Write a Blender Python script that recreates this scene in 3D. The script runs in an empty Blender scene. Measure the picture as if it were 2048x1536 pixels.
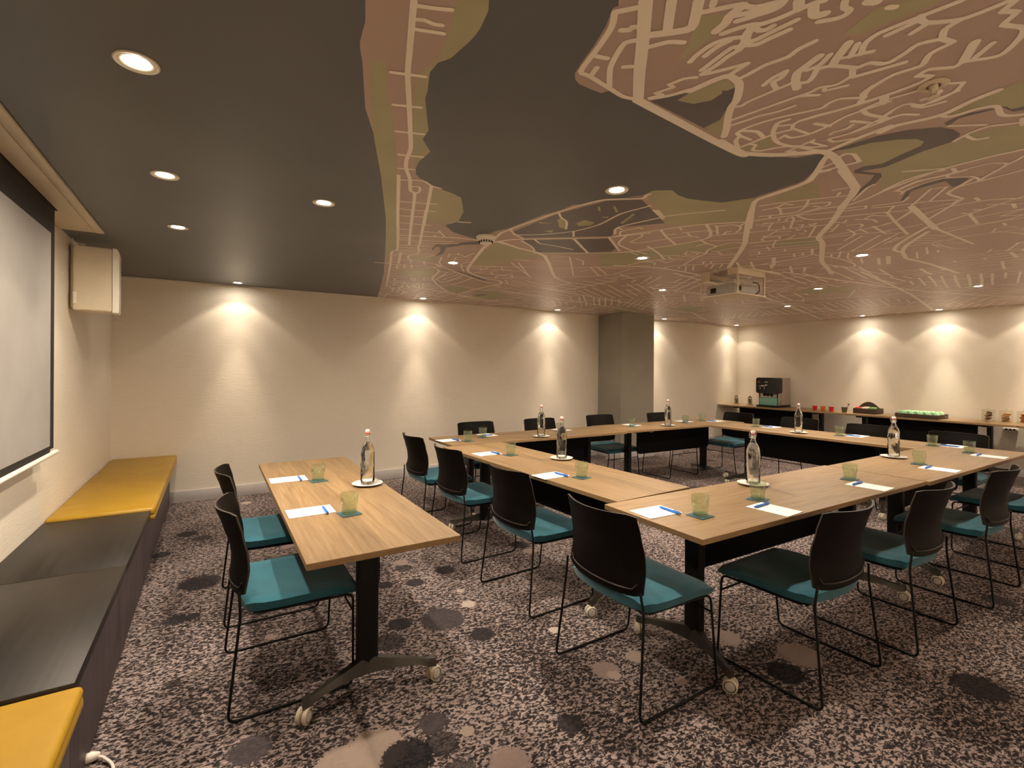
import bpy, bmesh, math, random
from mathutils import Vector, Matrix
from mathutils.geometry import tessellate_polygon

random.seed(7)
R = math.radians
SC = bpy.context.scene
COL = SC.collection

# ------------------------------------------------------------------ camera
CAM_H, YAW, ROLL = 1.46, R(31.5), R(0.3)
cam_data = bpy.data.cameras.new('camera')
cam_data.sensor_fit = 'HORIZONTAL'
cam_data.sensor_width = 36.0
cam_data.lens = 36.0 * 975.1 / 2048.0
cam_data.shift_y = -(768.0 - 739.0) / 2048.0
cam_data.clip_start = 0.05
cam = bpy.data.objects.new('camera', cam_data)
COL.objects.link(cam)
_f = Vector((math.sin(YAW), math.cos(YAW), 0))
_r0 = Vector((math.cos(YAW), -math.sin(YAW), 0))
_u0 = Vector((0, 0, 1))
_r = _r0 * math.cos(ROLL) + _u0 * math.sin(ROLL)
_u = _u0 * math.cos(ROLL) - _r0 * math.sin(ROLL)
_m = Matrix((_r, _u, -_f)).transposed().to_4x4()
_m.translation = Vector((0, 0, CAM_H))
cam.matrix_world = _m
SC.camera = cam

# ------------------------------------------------------------------ world, colour management
wd = bpy.data.worlds.new('room_world')
SC.world = wd
wd.use_nodes = True
wd.node_tree.nodes['Background'].inputs[0].default_value = (0.02, 0.018, 0.015, 1)
wd.node_tree.nodes['Background'].inputs[1].default_value = 1.0
SC.view_settings.view_transform = 'Standard'
SC.view_settings.look = 'None'
SC.view_settings.gamma = 1.0
SC.view_settings.use_curve_mapping = False
SC.view_settings.exposure = 3.0
SC.cycles.use_denoising = True
SC.cycles.use_adaptive_sampling = True
SC.cycles.adaptive_threshold = 0.05
SC.cycles.max_bounces = 9
SC.cycles.diffuse_bounces = 6
SC.cycles.glossy_bounces = 4
SC.cycles.transmission_bounces = 10
SC.cycles.transparent_max_bounces = 8
SC.cycles.caustics_reflective = False
SC.cycles.caustics_refractive = True
SC.cycles.sample_clamp_indirect = 4.0
SC.cycles.blur_glossy = 0.5
LAMP_W = 17.0            # radiant power of one ceiling downlight
# beam inside the 54 degree rim, inner beam, core, wide spill
ROOM_MIX = (0.20, 0.19, 0.19, 0.72)
LAMP_COL = (1.0, 0.835, 0.65)
WASH_MIX = (0.092, 0.17, 1.0, 0.035)
FRONT_FILL_MIX = (1.1, 2.0, 5.0, 0.10)     # added fill washers on the unseen front wall, lifting ceiling and ambient brightness
COUNTER_MIX = (0.10, 0.19, 1.3, 0.035)
SCREEN_MIX = (0.11, 0.10, 0.10, 0.40)   # downlights beside the screen, weakened to darken the surfaces around them

# room (metres): x to the counter wall, y to the scalloped wall
XL, XR, YB, YF, ZC = -0.887, 9.58, 6.38, -2.0, 2.40

# ------------------------------------------------------------------ materials
def _mat(name):
    m = bpy.data.materials.new(name)
    m.use_nodes = True
    nt = m.node_tree
    return m, nt, nt.nodes['Principled BSDF']

def N(nt, kind, **kw):
    n = nt.nodes.new(kind)
    for k, v in kw.items():
        if k in n.inputs:
            n.inputs[k].default_value = v
        else:
            setattr(n, k, v)
    return n

def c4(c):
    return (c[0], c[1], c[2], 1.0)

def plain(name, col, rough=0.5, metal=0.0, spec=0.5, trans=0.0, ior=1.45, emit=None, estr=0.0, alpha=1.0, coat=0.0):
    m, nt, b = _mat(name)
    b.inputs['Base Color'].default_value = c4(col)
    b.inputs['Roughness'].default_value = rough
    b.inputs['Metallic'].default_value = metal
    b.inputs['Specular IOR Level'].default_value = spec
    b.inputs['Transmission Weight'].default_value = trans
    b.inputs['IOR'].default_value = ior
    b.inputs['Coat Weight'].default_value = coat
    if emit:
        b.inputs['Emission Color'].default_value = c4(emit)
        b.inputs['Emission Strength'].default_value = estr
    return m

def ramp(nt, stops, interp='LINEAR'):
    r = nt.nodes.new('ShaderNodeValToRGB')
    r.color_ramp.interpolation = interp
    els = r.color_ramp.elements
    while len(els) < len(stops):
        els.new(0.5)
    for e, (p, c) in zip(els, stops):
        e.position = p
        e.color = c4(c)
    return r

def noisy(name, c1, c2, scale=20, rough=0.6, detail=4, stretch=(1, 1, 1), bump=0.0, bscale=None, spec=0.4, lo=0.35, hi=0.65):
    m, nt, b = _mat(name)
    tc = N(nt, 'ShaderNodeTexCoord')
    mp = N(nt, 'ShaderNodeMapping')
    mp.inputs['Scale'].default_value = stretch
    nt.links.new(tc.outputs['Object'], mp.inputs['Vector'])
    nz = N(nt, 'ShaderNodeTexNoise', Scale=scale, Detail=detail)
    nt.links.new(mp.outputs[0], nz.inputs['Vector'])
    rp = ramp(nt, [(lo, c1), (hi, c2)])
    nt.links.new(nz.outputs['Fac'], rp.inputs[0])
    nt.links.new(rp.outputs[0], b.inputs['Base Color'])
    b.inputs['Roughness'].default_value = rough
    b.inputs['Specular IOR Level'].default_value = spec
    if bump:
        n2 = nz
        if bscale:
            n2 = N(nt, 'ShaderNodeTexNoise', Scale=bscale, Detail=3)
            nt.links.new(mp.outputs[0], n2.inputs['Vector'])
        bp = N(nt, 'ShaderNodeBump', Strength=bump, Distance=0.004)
        nt.links.new(n2.outputs['Fac'], bp.inputs['Height'])
        nt.links.new(bp.outputs[0], b.inputs['Normal'])
    return m

def oak(name, cols, plank=0.105, rough=0.46):
    m, nt, b = _mat(name)
    tc = N(nt, 'ShaderNodeTexCoord')
    sp = N(nt, 'ShaderNodeSeparateXYZ')
    nt.links.new(tc.outputs['Object'], sp.inputs[0])
    oi = N(nt, 'ShaderNodeObjectInfo')
    dv = N(nt, 'ShaderNodeMath', operation='DIVIDE'); dv.inputs[1].default_value = plank
    nt.links.new(sp.outputs['Y'], dv.inputs[0])
    fl = N(nt, 'ShaderNodeMath', operation='FLOOR')
    nt.links.new(dv.outputs[0], fl.inputs[0])
    ad = N(nt, 'ShaderNodeMath', operation='MULTIPLY_ADD'); ad.inputs[1].default_value = 37.0
    nt.links.new(oi.outputs['Random'], ad.inputs[0]); nt.links.new(fl.outputs[0], ad.inputs[2])
    wn = N(nt, 'ShaderNodeTexWhiteNoise', noise_dimensions='1D')
    nt.links.new(ad.outputs[0], wn.inputs['W'])
    # grain, shifted along each plank
    sh = N(nt, 'ShaderNodeMath', operation='MULTIPLY_ADD'); sh.inputs[1].default_value = 9.0
    nt.links.new(wn.outputs['Value'], sh.inputs[0]); nt.links.new(sp.outputs['X'], sh.inputs[2])
    cb = N(nt, 'ShaderNodeCombineXYZ')
    nt.links.new(sh.outputs[0], cb.inputs[0]); nt.links.new(sp.outputs['Y'], cb.inputs[1]); nt.links.new(sp.outputs['Z'], cb.inputs[2])
    mp = N(nt, 'ShaderNodeMapping'); mp.inputs['Scale'].default_value = (1.3, 22.0, 22.0)
    nt.links.new(cb.outputs[0], mp.inputs['Vector'])
    nz = N(nt, 'ShaderNodeTexNoise', Scale=2.6, Detail=7, Roughness=0.62, Distortion=0.5)
    nt.links.new(mp.outputs[0], nz.inputs['Vector'])
    rp = ramp(nt, [(0.28, cols[0]), (0.5, cols[1]), (0.72, cols[2])])
    nt.links.new(nz.outputs['Fac'], rp.inputs[0])
    hs = N(nt, 'ShaderNodeHueSaturation')
    ml = N(nt, 'ShaderNodeMath', operation='MULTIPLY_ADD'); ml.inputs[1].default_value = 0.26; ml.inputs[2].default_value = 0.87
    nt.links.new(wn.outputs['Value'], ml.inputs[0]); nt.links.new(ml.outputs[0], hs.inputs['Value'])
    nt.links.new(rp.outputs[0], hs.inputs['Color'])
    nt.links.new(hs.outputs[0], b.inputs['Base Color'])
    b.inputs['Roughness'].default_value = rough
    b.inputs['Specular IOR Level'].default_value = 0.32
    bp = N(nt, 'ShaderNodeBump', Strength=0.06, Distance=0.002)
    nt.links.new(nz.outputs['Fac'], bp.inputs['Height']); nt.links.new(bp.outputs[0], b.inputs['Normal'])
    return m

# round spots woven into the carpet: x, y, radius, tint
CARPET_SPOTS = [(1.636, 1.776, 0.068, 't'), (1.642, 1.731, 0.034, 'p'), (1.84, 1.788, 0.051, 'p'), (1.881, 1.535, 0.031, 't'), (2.579, 1.36, 0.109, 't'), (2.394, 1.661, 0.082, 't'), (1.36, 2.723, 0.044, 'w'), (1.398, 2.917, 0.026, 'w'), (1.214, 3.569, 0.053, 't'), (1.641, 2.202, 0.034, 'w'), (0.535, 1.862, 0.115, 'p'), (0.407, 1.87, 0.083, 'p'), (0.947, 1.544, 0.078, 't'), (2.18, 3.266, 0.056, 'p'), (2.774, 2.173, 0.075, 'p'), (0.882, 1.768, 0.028, 'p'), (0.525, 4.364, 0.049, 't'), (-0.07, 3.933, 0.128, 'd'), (-0.182, 3.421, 0.063, 'd'), (-0.097, 3.424, 0.041, 'd'), (1.273, 2.374, 0.066, 'd'), (1.149, 2.637, 0.128, 'g'), (0.918, 2.71, 0.069, 'd'), (0.629, 1.763, 0.098, 'k'), (1.262, 1.587, 0.058, 'd'), (0.779, 1.885, 0.062, 'g'), (0.126, 2.109, 0.076, 'g'), (2.367, 1.318, 0.088, 'k'), (3.032, 0.788, 0.107, 'd'), (-0.186, 5.137, 0.078, 'd'), (-0.341, 4.665, 0.069, 'd'), (1.183, 3.185, 0.061, 'd'), (1.443, 3.272, 0.073, 'd'), (0.996, 3.252, 0.054, 'd'), (2.183, 3.42, 0.083, 'd')]

def carpet_mat():
    m, nt, b = _mat('patterned_carpet')
    tc = N(nt, 'ShaderNodeTexCoord')
    mp = N(nt, 'ShaderNodeMapping'); mp.inputs['Rotation'].default_value = (0, 0, R(24)); mp.inputs['Scale'].default_value = (1.0, 1.5, 1.0)
    nt.links.new(tc.outputs['Object'], mp.inputs['Vector'])
    nz = N(nt, 'ShaderNodeTexNoise', Scale=47.0, Detail=2.5, Roughness=0.6, Distortion=0.9)
    nt.links.new(mp.outputs[0], nz.inputs['Vector'])
    big = N(nt, 'ShaderNodeTexNoise', Scale=1.7, Detail=2.0)
    nt.links.new(tc.outputs['Object'], big.inputs['Vector'])
    mix = N(nt, 'ShaderNodeMath', operation='MULTIPLY_ADD'); mix.inputs[1].default_value = 0.16
    nt.links.new(big.outputs['Fac'], mix.inputs[0]); nt.links.new(nz.outputs['Fac'], mix.inputs[2])
    rp = ramp(nt, [(0.50, CARPET_D), (0.575, CARPET_M), (0.645, CARPET_L)])
    nt.links.new(mix.outputs[0], rp.inputs[0])
    # round spots with ragged rims
    wob = N(nt, 'ShaderNodeTexNoise', Scale=60.0, Detail=2.0)
    nt.links.new(tc.outputs['Object'], wob.inputs['Vector'])
    def spots(scale, seed, thr, prev, stops):
        of = N(nt, 'ShaderNodeMapping'); of.inputs['Location'].default_value = (seed, seed * 1.7, 0)
        nt.links.new(tc.outputs['Object'], of.inputs['Vector'])
        vo = N(nt, 'ShaderNodeTexVoronoi', Scale=scale, voronoi_dimensions='2D')
        nt.links.new(of.outputs[0], vo.inputs['Vector'])
        sc = N(nt, 'ShaderNodeSeparateColor')
        nt.links.new(vo.outputs['Color'], sc.inputs[0])
        a = N(nt, 'ShaderNodeMath', operation='MULTIPLY_ADD'); a.inputs[1].default_value = 0.16; 
        nt.links.new(wob.outputs['Fac'], a.inputs[0]); nt.links.new(vo.outputs['Distance'], a.inputs[2])
        rad = N(nt, 'ShaderNodeMath', operation='MULTIPLY_ADD'); rad.inputs[1].default_value = thr[1]; rad.inputs[2].default_value = thr[0]
        nt.links.new(sc.outputs[0], rad.inputs[0])
        lt = N(nt, 'ShaderNodeMath', operation='LESS_THAN')
        nt.links.new(a.outputs[0], lt.inputs[0]); nt.links.new(rad.outputs[0], lt.inputs[1])
        cr = ramp(nt, stops, 'CONSTANT')
        nt.links.new(sc.outputs[1], cr.inputs[0])
        md = N(nt, 'ShaderNodeMix', data_type='RGBA', blend_type='MIX')
        ml = N(nt, 'ShaderNodeMath', operation='MULTIPLY'); ml.inputs[1].default_value = 0.82
        nt.links.new(lt.outputs[0], ml.inputs[0])
        nt.links.new(ml.outputs[0], md.inputs[0]); nt.links.new(prev, md.inputs[6]); nt.links.new(cr.outputs[0], md.inputs[7])
        return md.outputs[2]
    D1, D2, L1, L2 = (0.030, 0.026, 0.027), (0.055, 0.048, 0.048), (0.40, 0.33, 0.29), (0.30, 0.225, 0.20)
    o = spots(2.3, 3.1, (-0.22, 0.50), rp.outputs[0], [(0.0, D1), (0.5, D2), (0.84, L2), (0.93, L1)])
    tint = {'t': (0.24, 0.18, 0.16), 'p': (0.33, 0.26, 0.22), 'w': (0.46, 0.38, 0.34), 'd': (0.026, 0.022, 0.024), 'g': (0.055, 0.047, 0.050), 'k': (0.014, 0.013, 0.015)}
    for bx, by, br, bc in CARPET_SPOTS:
        d = N(nt, 'ShaderNodeVectorMath', operation='DISTANCE')
        nt.links.new(tc.outputs['Object'], d.inputs[0]); d.inputs[1].default_value = (bx, by, 0.0)
        a = N(nt, 'ShaderNodeMath', operation='MULTIPLY_ADD'); a.inputs[1].default_value = 0.55 * br + 0.012
        nt.links.new(wob.outputs['Fac'], a.inputs[0]); nt.links.new(d.outputs['Value'], a.inputs[2])
        sm = N(nt, 'ShaderNodeMapRange', interpolation_type='SMOOTHSTEP')
        sm.inputs['From Min'].default_value = br * 1.34 + 0.006; sm.inputs['From Max'].default_value = br * 1.20 + 0.006
        sm.inputs['To Min'].default_value = 0.0; sm.inputs['To Max'].default_value = 0.93
        nt.links.new(a.outputs[0], sm.inputs['Value'])
        md = N(nt, 'ShaderNodeMix', data_type='RGBA', blend_type='MIX')
        nt.links.new(sm.outputs[0], md.inputs[0]); nt.links.new(o, md.inputs[6]); md.inputs[7].default_value = c4(tint[bc])
        o = md.outputs[2]
    nt.links.new(o, b.inputs['Base Color'])
    b.inputs['Roughness'].default_value = 0.95
    b.inputs['Specular IOR Level'].default_value = 0.1
    bp = N(nt, 'ShaderNodeBump', Strength=0.5, Distance=0.006)
    pile = N(nt, 'ShaderNodeTexNoise', Scale=240.0, Detail=2.0)
    nt.links.new(tc.outputs['Object'], pile.inputs['Vector'])
    nt.links.new(pile.outputs['Fac'], bp.inputs['Height']); nt.links.new(bp.outputs[0], b.inputs['Normal'])
    return m

def cloth_mat(name, c1, c2):
    m, nt, b = _mat(name)
    tc = N(nt, 'ShaderNodeTexCoord')
    n1 = N(nt, 'ShaderNodeTexNoise', Scale=9.0, Detail=4.0); nt.links.new(tc.outputs['Object'], n1.inputs['Vector'])
    mp = N(nt, 'ShaderNodeMapping'); mp.inputs['Scale'].default_value = (260, 900, 260)
    nt.links.new(tc.outputs['Object'], mp.inputs['Vector'])
    n2 = N(nt, 'ShaderNodeTexNoise', Scale=1.0, Detail=2.0); nt.links.new(mp.outputs[0], n2.inputs['Vector'])
    ad = N(nt, 'ShaderNodeMath', operation='MULTIPLY_ADD'); ad.inputs[1].default_value = 0.6
    nt.links.new(n1.outputs['Fac'], ad.inputs[0]); nt.links.new(n2.outputs['Fac'], ad.inputs[2])
    rp = ramp(nt, [(0.55, c1), (1.0, c2)])
    nt.links.new(ad.outputs[0], rp.inputs[0]); nt.links.new(rp.outputs[0], b.inputs['Base Color'])
    b.inputs['Roughness'].default_value = 0.9
    b.inputs['Sheen Weight'].default_value = 0.25
    b.inputs['Specular IOR Level'].default_value = 0.2
    bp = N(nt, 'ShaderNodeBump', Strength=0.35, Distance=0.002)
    nt.links.new(n2.outputs['Fac'], bp.inputs['Height']); nt.links.new(bp.outputs[0], b.inputs['Normal'])
    return m

def wall_mat(name, col):
    # woven wallpaper: fine horizontal slubs
    m, nt, b = _mat(name)
    tc = N(nt, 'ShaderNodeTexCoord')
    mp = N(nt, 'ShaderNodeMapping'); mp.inputs['Scale'].default_value = (14, 14, 120)
    nt.links.new(tc.outputs['Object'], mp.inputs['Vector'])
    nz = N(nt, 'ShaderNodeTexNoise', Scale=1.0, Detail=5.0, Roughness=0.65); nt.links.new(mp.outputs[0], nz.inputs['Vector'])
    rp = ramp(nt, [(0.3, tuple(c * 0.93 for c in col)), (0.7, col)])
    nt.links.new(nz.outputs['Fac'], rp.inputs[0]); nt.links.new(rp.outputs[0], b.inputs['Base Color'])
    b.inputs['Roughness'].default_value = 0.8
    b.inputs['Specular IOR Level'].default_value = 0.25
    bp = N(nt, 'ShaderNodeBump', Strength=0.35, Distance=0.004)
    nt.links.new(nz.outputs['Fac'], bp.inputs['Height']); nt.links.new(bp.outputs[0], b.inputs['Normal'])
    return m

def ceil_mat(name, c1, c2, scale=1.2):
    m = noisy(name, c1, c2, scale=scale, rough=CEIL_ROUGH, detail=2, spec=0.3, lo=0.35, hi=0.65)
    return m

CARPET_D, CARPET_M, CARPET_L = (0.021, 0.017, 0.0175), (0.070, 0.056, 0.055), (0.32, 0.255, 0.24)
CEIL_ROUGH = 0.38
MAT = dict(
    carpet=carpet_mat(),
    wall=wall_mat('cream_wallpaper', (0.80, 0.735, 0.63)),
    grey_paint=noisy('grey_green_paint', (0.27, 0.25, 0.205), (0.295, 0.272, 0.222), scale=3, rough=0.7),
    skirting=noisy('lilac_grey_skirting', (0.50, 0.47, 0.46), (0.55, 0.52, 0.51), scale=5, rough=0.55),
    water=ceil_mat('map_water_slate', (0.125, 0.138, 0.152), (0.145, 0.156, 0.168)),
    land=ceil_mat('map_land_rose', (0.50, 0.385, 0.33), (0.56, 0.435, 0.375)),
    green=ceil_mat('map_park_green', (0.43, 0.42, 0.265), (0.49, 0.475, 0.30), scale=3.0),
    pond=ceil_mat('map_pond_slate', (0.15, 0.14, 0.15), (0.17, 0.16, 0.17)),
    road=ceil_mat('map_road_cream', (0.95, 0.89, 0.77), (0.96, 0.90, 0.79)),
    oak=oak('oak_laminate', [(0.165, 0.102, 0.049), (0.235, 0.153, 0.077), (0.29, 0.198, 0.105)]),
    oak_edge=noisy('oak_edge_band', (0.24, 0.15, 0.07), (0.30, 0.195, 0.095), scale=30, stretch=(1, 1, 8), rough=0.5),
    wenge=noisy('dark_wenge_laminate', (0.011, 0.0085, 0.0075), (0.020, 0.016, 0.0135), scale=1.0, stretch=(60, 1.4, 60), detail=6, rough=0.42),
    wenge_face=noisy('dark_plum_laminate', (0.060, 0.046, 0.054), (0.100, 0.078, 0.088), scale=1.0, stretch=(60, 60, 1.5), detail=6, rough=0.5),
    mustard=noisy('mustard_leather', (0.36, 0.205, 0.010), (0.40, 0.235, 0.013), scale=7, rough=0.42, bump=0.12, bscale=300, spec=0.45),
    black_metal=noisy('black_powder_coat', (0.006, 0.0055, 0.0055), (0.009, 0.008, 0.0075), scale=80, rough=0.4, spec=0.18),
    bronze=noisy('dark_bronze_casting', (0.022, 0.019, 0.015), (0.030, 0.026, 0.020), scale=40, rough=0.28, spec=0.6),
    black_panel=noisy('black_fabric_panel', (0.004, 0.004, 0.0045), (0.0065, 0.006, 0.0065), scale=200, rough=0.8, spec=0.1),
    ply=noisy('black_brown_shell', (0.0038, 0.0028, 0.0022), (0.0055, 0.0040, 0.0031), scale=1.0, stretch=(40, 40, 3), detail=5, rough=0.5, spec=0.10),
    ply_edge=noisy('shell_edge', (0.028, 0.021, 0.016), (0.036, 0.028, 0.021), scale=60, rough=0.5),
    teal=cloth_mat('teal_wool', (0.006, 0.064, 0.094), (0.022, 0.138, 0.186)),
    caster=noisy('cream_caster_plastic', (0.52, 0.47, 0.36), (0.58, 0.52, 0.41), scale=30, rough=0.45),
    caster_cap=noisy('grey_caster_cap', (0.50, 0.47, 0.42), (0.55, 0.52, 0.46), scale=30, rough=0.5),
    white=noisy('white_plastic', (0.82, 0.78, 0.70), (0.85, 0.81, 0.73), scale=30, rough=0.4),
    cream_metal=noisy('cream_enamel', (0.66, 0.58, 0.44), (0.70, 0.62, 0.47), scale=8, rough=0.45),
    screen=noisy('matt_white_screen', (0.33, 0.315, 0.30), (0.355, 0.34, 0.325), scale=4, rough=0.9, spec=0.1),
    screen_black=noisy('black_screen_mask', (0.012, 0.010, 0.009), (0.018, 0.015, 0.013), scale=30, rough=0.8),
    porcelain=noisy('white_porcelain', (0.78, 0.76, 0.72), (0.80, 0.78, 0.74), scale=10, rough=0.15, spec=0.6),
    paper=noisy('white_paper', (0.80, 0.79, 0.80), (0.83, 0.82, 0.83), scale=60, rough=0.8, spec=0.2),
    red_print=noisy('red_print', (0.60, 0.05, 0.04), (0.65, 0.06, 0.05), scale=60, rough=0.6),
    pen_blue=noisy('blue_pen_plastic', (0.012, 0.13, 0.50), (0.018, 0.17, 0.58), scale=60, rough=0.3),
    coaster=cloth_mat('teal_felt', (0.012, 0.055, 0.080), (0.024, 0.085, 0.118)),
    glass=plain('clear_bottle_glass', (0.99, 1.0, 0.985), 0.02, trans=1.0, ior=1.46),
    glass_green=plain('olive_tumbler_glass', (0.84, 0.91, 0.80), 0.02, trans=1.0, ior=1.46),
    water_liquid=plain('still_water', (0.97, 0.99, 0.98), 0.0, trans=1.0, ior=1.33),
    red_rubber=noisy('red_rubber_gasket', (0.62, 0.07, 0.05), (0.68, 0.09, 0.06), scale=60, rough=0.5),
    wire=noisy('steel_wire', (0.55, 0.53, 0.50), (0.62, 0.60, 0.56), scale=60, rough=0.25),
    steel=plain('brushed_steel', (0.55, 0.53, 0.50), 0.32, metal=1.0),
    silver=noisy('silver_grey_plastic', (0.36, 0.35, 0.31), (0.40, 0.39, 0.35), scale=20, rough=0.35),
    gloss_black=noisy('gloss_black_plastic', (0.008, 0.008, 0.009), (0.012, 0.011, 0.011), scale=20, rough=0.12),
    taupe=noisy('taupe_machine_side', (0.30, 0.24, 0.21), (0.33, 0.27, 0.235), scale=20, rough=0.4),
    tank=plain('green_tank_glass', (0.20, 0.46, 0.38), 0.15, spec=0.5),
    red_glass=plain('red_cup_glass', (0.80, 0.05, 0.03), 0.08, trans=0.45),
    orange_glass=plain('orange_cup_glass', (0.82, 0.26, 0.02), 0.08, trans=0.45),
    olive_cup=noisy('dark_olive_cup', (0.08, 0.07, 0.04), (0.11, 0.10, 0.06), scale=30, rough=0.3),
    dark_wood=noisy('dark_stained_wood', (0.045, 0.028, 0.018), (0.07, 0.045, 0.03), scale=1, stretch=(6, 40, 40), rough=0.5),
    mint=noisy('mint_green_wrapper', (0.24, 0.55, 0.28), (0.36, 0.68, 0.38), scale=25, rough=0.35),
    pale_mint=noisy('pale_mint_wrapper', (0.55, 0.75, 0.50), (0.62, 0.82, 0.56), scale=25, rough=0.35),
    red_pack=noisy('red_paper_packet', (0.60, 0.05, 0.03), (0.72, 0.09, 0.06), scale=25, rough=0.5),
    white_pack=noisy('white_paper_packet', (0.72, 0.66, 0.55), (0.78, 0.72, 0.62), scale=25, rough=0.5),
    green_pack=noisy('green_paper_packet', (0.22, 0.46, 0.10), (0.30, 0.55, 0.14), scale=25, rough=0.5),
    cookie_a=noisy('chocolate_biscuit', (0.20, 0.085, 0.04), (0.42, 0.22, 0.12), scale=90, rough=0.8),
    cookie_b=noisy('golden_biscuit', (0.45, 0.21, 0.06), (0.58, 0.30, 0.10), scale=90, rough=0.8),
    cookie_c=noisy('ginger_biscuit', (0.42, 0.16, 0.05), (0.56, 0.24, 0.08), scale=90, rough=0.8),
    beans=noisy('brown_sugar_sticks', (0.14, 0.10, 0.06), (0.42, 0.34, 0.22), scale=120, rough=0.7),
    slot=noisy('dark_slot', (0.010, 0.009, 0.008), (0.014, 0.012, 0.010), scale=50, rough=0.7),
    lamp=plain('lit_lamp_lens', (0.9, 0.9, 0.9), 0.3, emit=(1.0, 0.90, 0.74), estr=14.0),
    lamp_ring=noisy('cream_lamp_ring', (0.60, 0.53, 0.40), (0.66, 0.58, 0.44), scale=30, rough=0.35),
    cable=noisy('white_cable_sheath', (0.70, 0.64, 0.58), (0.76, 0.70, 0.64), scale=60, rough=0.45),
)
def thin_glass(name, tint, gloss, haze=0.02):
    m = bpy.data.materials.new(name); m.use_nodes = True
    nt = m.node_tree; nt.nodes.remove(nt.nodes['Principled BSDF'])
    tr = N(nt, 'ShaderNodeBsdfTransparent'); tr.inputs[0].default_value = c4(tint)
    gl = N(nt, 'ShaderNodeBsdfGlossy'); gl.inputs['Roughness'].default_value = 0.03
    lw = N(nt, 'ShaderNodeLayerWeight'); lw.inputs['Blend'].default_value = gloss
    ml = N(nt, 'ShaderNodeMath', operation='MULTIPLY_ADD'); ml.inputs[1].default_value = 0.42; ml.inputs[2].default_value = 0.05
    nt.links.new(lw.outputs['Facing'], ml.inputs[0])
    df = N(nt, 'ShaderNodeBsdfDiffuse'); df.inputs['Color'].default_value = c4(tuple(c * 0.8 for c in tint))
    hz = N(nt, 'ShaderNodeMixShader'); hz.inputs[0].default_value = haze
    nt.links.new(tr.outputs[0], hz.inputs[1]); nt.links.new(df.outputs[0], hz.inputs[2])
    mx = N(nt, 'ShaderNodeMixShader')
    nt.links.new(ml.outputs[0], mx.inputs[0]); nt.links.new(hz.outputs[0], mx.inputs[1]); nt.links.new(gl.outputs[0], mx.inputs[2])
    nt.links.new(mx.outputs[0], nt.nodes['Material Output'].inputs['Surface'])
    return m
MAT['tumbler_glass'] = thin_glass('olive_thin_glass', (0.80, 0.87, 0.72), 0.22, 0.07)
MAT['jar_glass'] = thin_glass('thin_jar_glass', (0.95, 0.96, 0.92), 0.22)
for k in ('glass', 'glass_green', 'water_liquid'):
    MAT[k].node_tree.nodes['Principled BSDF'].inputs['Specular IOR Level'].default_value = 0.5

# ------------------------------------------------------------------ mesh helpers
def mesh_of(bm, name, mats, smooth=None):
    me = bpy.data.meshes.new(name)
    bmesh.ops.recalc_face_normals(bm, faces=bm.faces)
    bm.to_mesh(me); bm.free()
    for m in (mats if isinstance(mats, (list, tuple)) else [mats]):
        me.materials.append(MAT[m])
    if smooth is not None:
        me.polygons.foreach_set('use_smooth', [True] * len(me.polygons))
        try:
            me.set_sharp_from_angle(angle=R(smooth))
        except Exception:
            pass
    me.update()
    return me

def link(name, me, parent=None, loc=(0, 0, 0), rot=(0, 0, 0), scale=None):
    o = bpy.data.objects.new(name, me)
    COL.objects.link(o)
    o.location = loc; o.rotation_euler = rot
    if scale: o.scale = scale
    if parent is not None: o.parent = parent
    return o

def tag(o, label, cat, group=None):
    o['label'] = label; o['category'] = cat
    if group: o['group'] = group
    return o

def thing(name, label, cat, loc=(0, 0, 0), rz=0.0, group=None):
    o = bpy.data.objects.new(name, None)
    COL.objects.link(o)
    o.empty_display_size = 0.05
    o.location = loc; o.rotation_euler = (0, 0, rz)
    return tag(o, label, cat, group)

def struct(name, me, parent=None, loc=(0, 0, 0)):
    o = link(name, me, parent, loc)
    if parent is None: o['kind'] = 'structure'
    return o

def box(bm, x0, x1, y0, y1, z0, z1, bev=0.0, seg=2, mi=0):
    n0 = len(bm.verts)
    vs = [bm.verts.new(p) for p in ((x0, y0, z0), (x1, y0, z0), (x1, y1, z0), (x0, y1, z0), (x0, y0, z1), (x1, y0, z1), (x1, y1, z1), (x0, y1, z1))]
    fs = [bm.faces.new([vs[i] for i in q]) for q in ((0, 3, 2, 1), (4, 5, 6, 7), (0, 1, 5, 4), (1, 2, 6, 5), (2, 3, 7, 6), (3, 0, 4, 7))]
    for f in fs: f.material_index = mi
    if bev > 0:
        es = list({e for f in fs for e in f.edges})
        r = bmesh.ops.bevel(bm, geom=es, offset=bev, segments=seg, profile=0.5, affect='EDGES', clamp_overlap=True)
        for f in r['faces']: f.material_index = mi
    return vs

def box_mesh(name, dims, mat, bev=0.0, seg=2, smooth=None):
    bm = bmesh.new(); box(bm, *dims, bev=bev, seg=seg)
    return mesh_of(bm, name, mat, smooth if smooth else (40 if bev else None))

def lathe(bm, prof, seg=24, mi=0, c=(0, 0, 0), mod=None, axis='Z', close=True):
    rings = []
    for k, (r, z) in enumerate(prof):
        if r < 1e-6:
            rings.append([bm.verts.new(_ax(0, 0, z, axis, c))]); continue
        ring = []
        for i in range(seg):
            a = 2 * math.pi * i / seg
            rr = r * (mod(k, a) if mod else 1.0)
            ring.append(bm.verts.new(_ax(rr * math.cos(a), rr * math.sin(a), z, axis, c)))
        rings.append(ring)
    for A, B in zip(rings, rings[1:]):
        for i in range(seg):
            j = (i + 1) % seg
            if len(A) == 1 and len(B) == 1: continue
            if len(A) == 1: f = bm.faces.new((A[0], B[i], B[j]))
            elif len(B) == 1: f = bm.faces.new((A[i], A[j], B[0]))
            else: f = bm.faces.new((A[i], A[j], B[j], B[i]))
            f.material_index = mi

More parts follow.
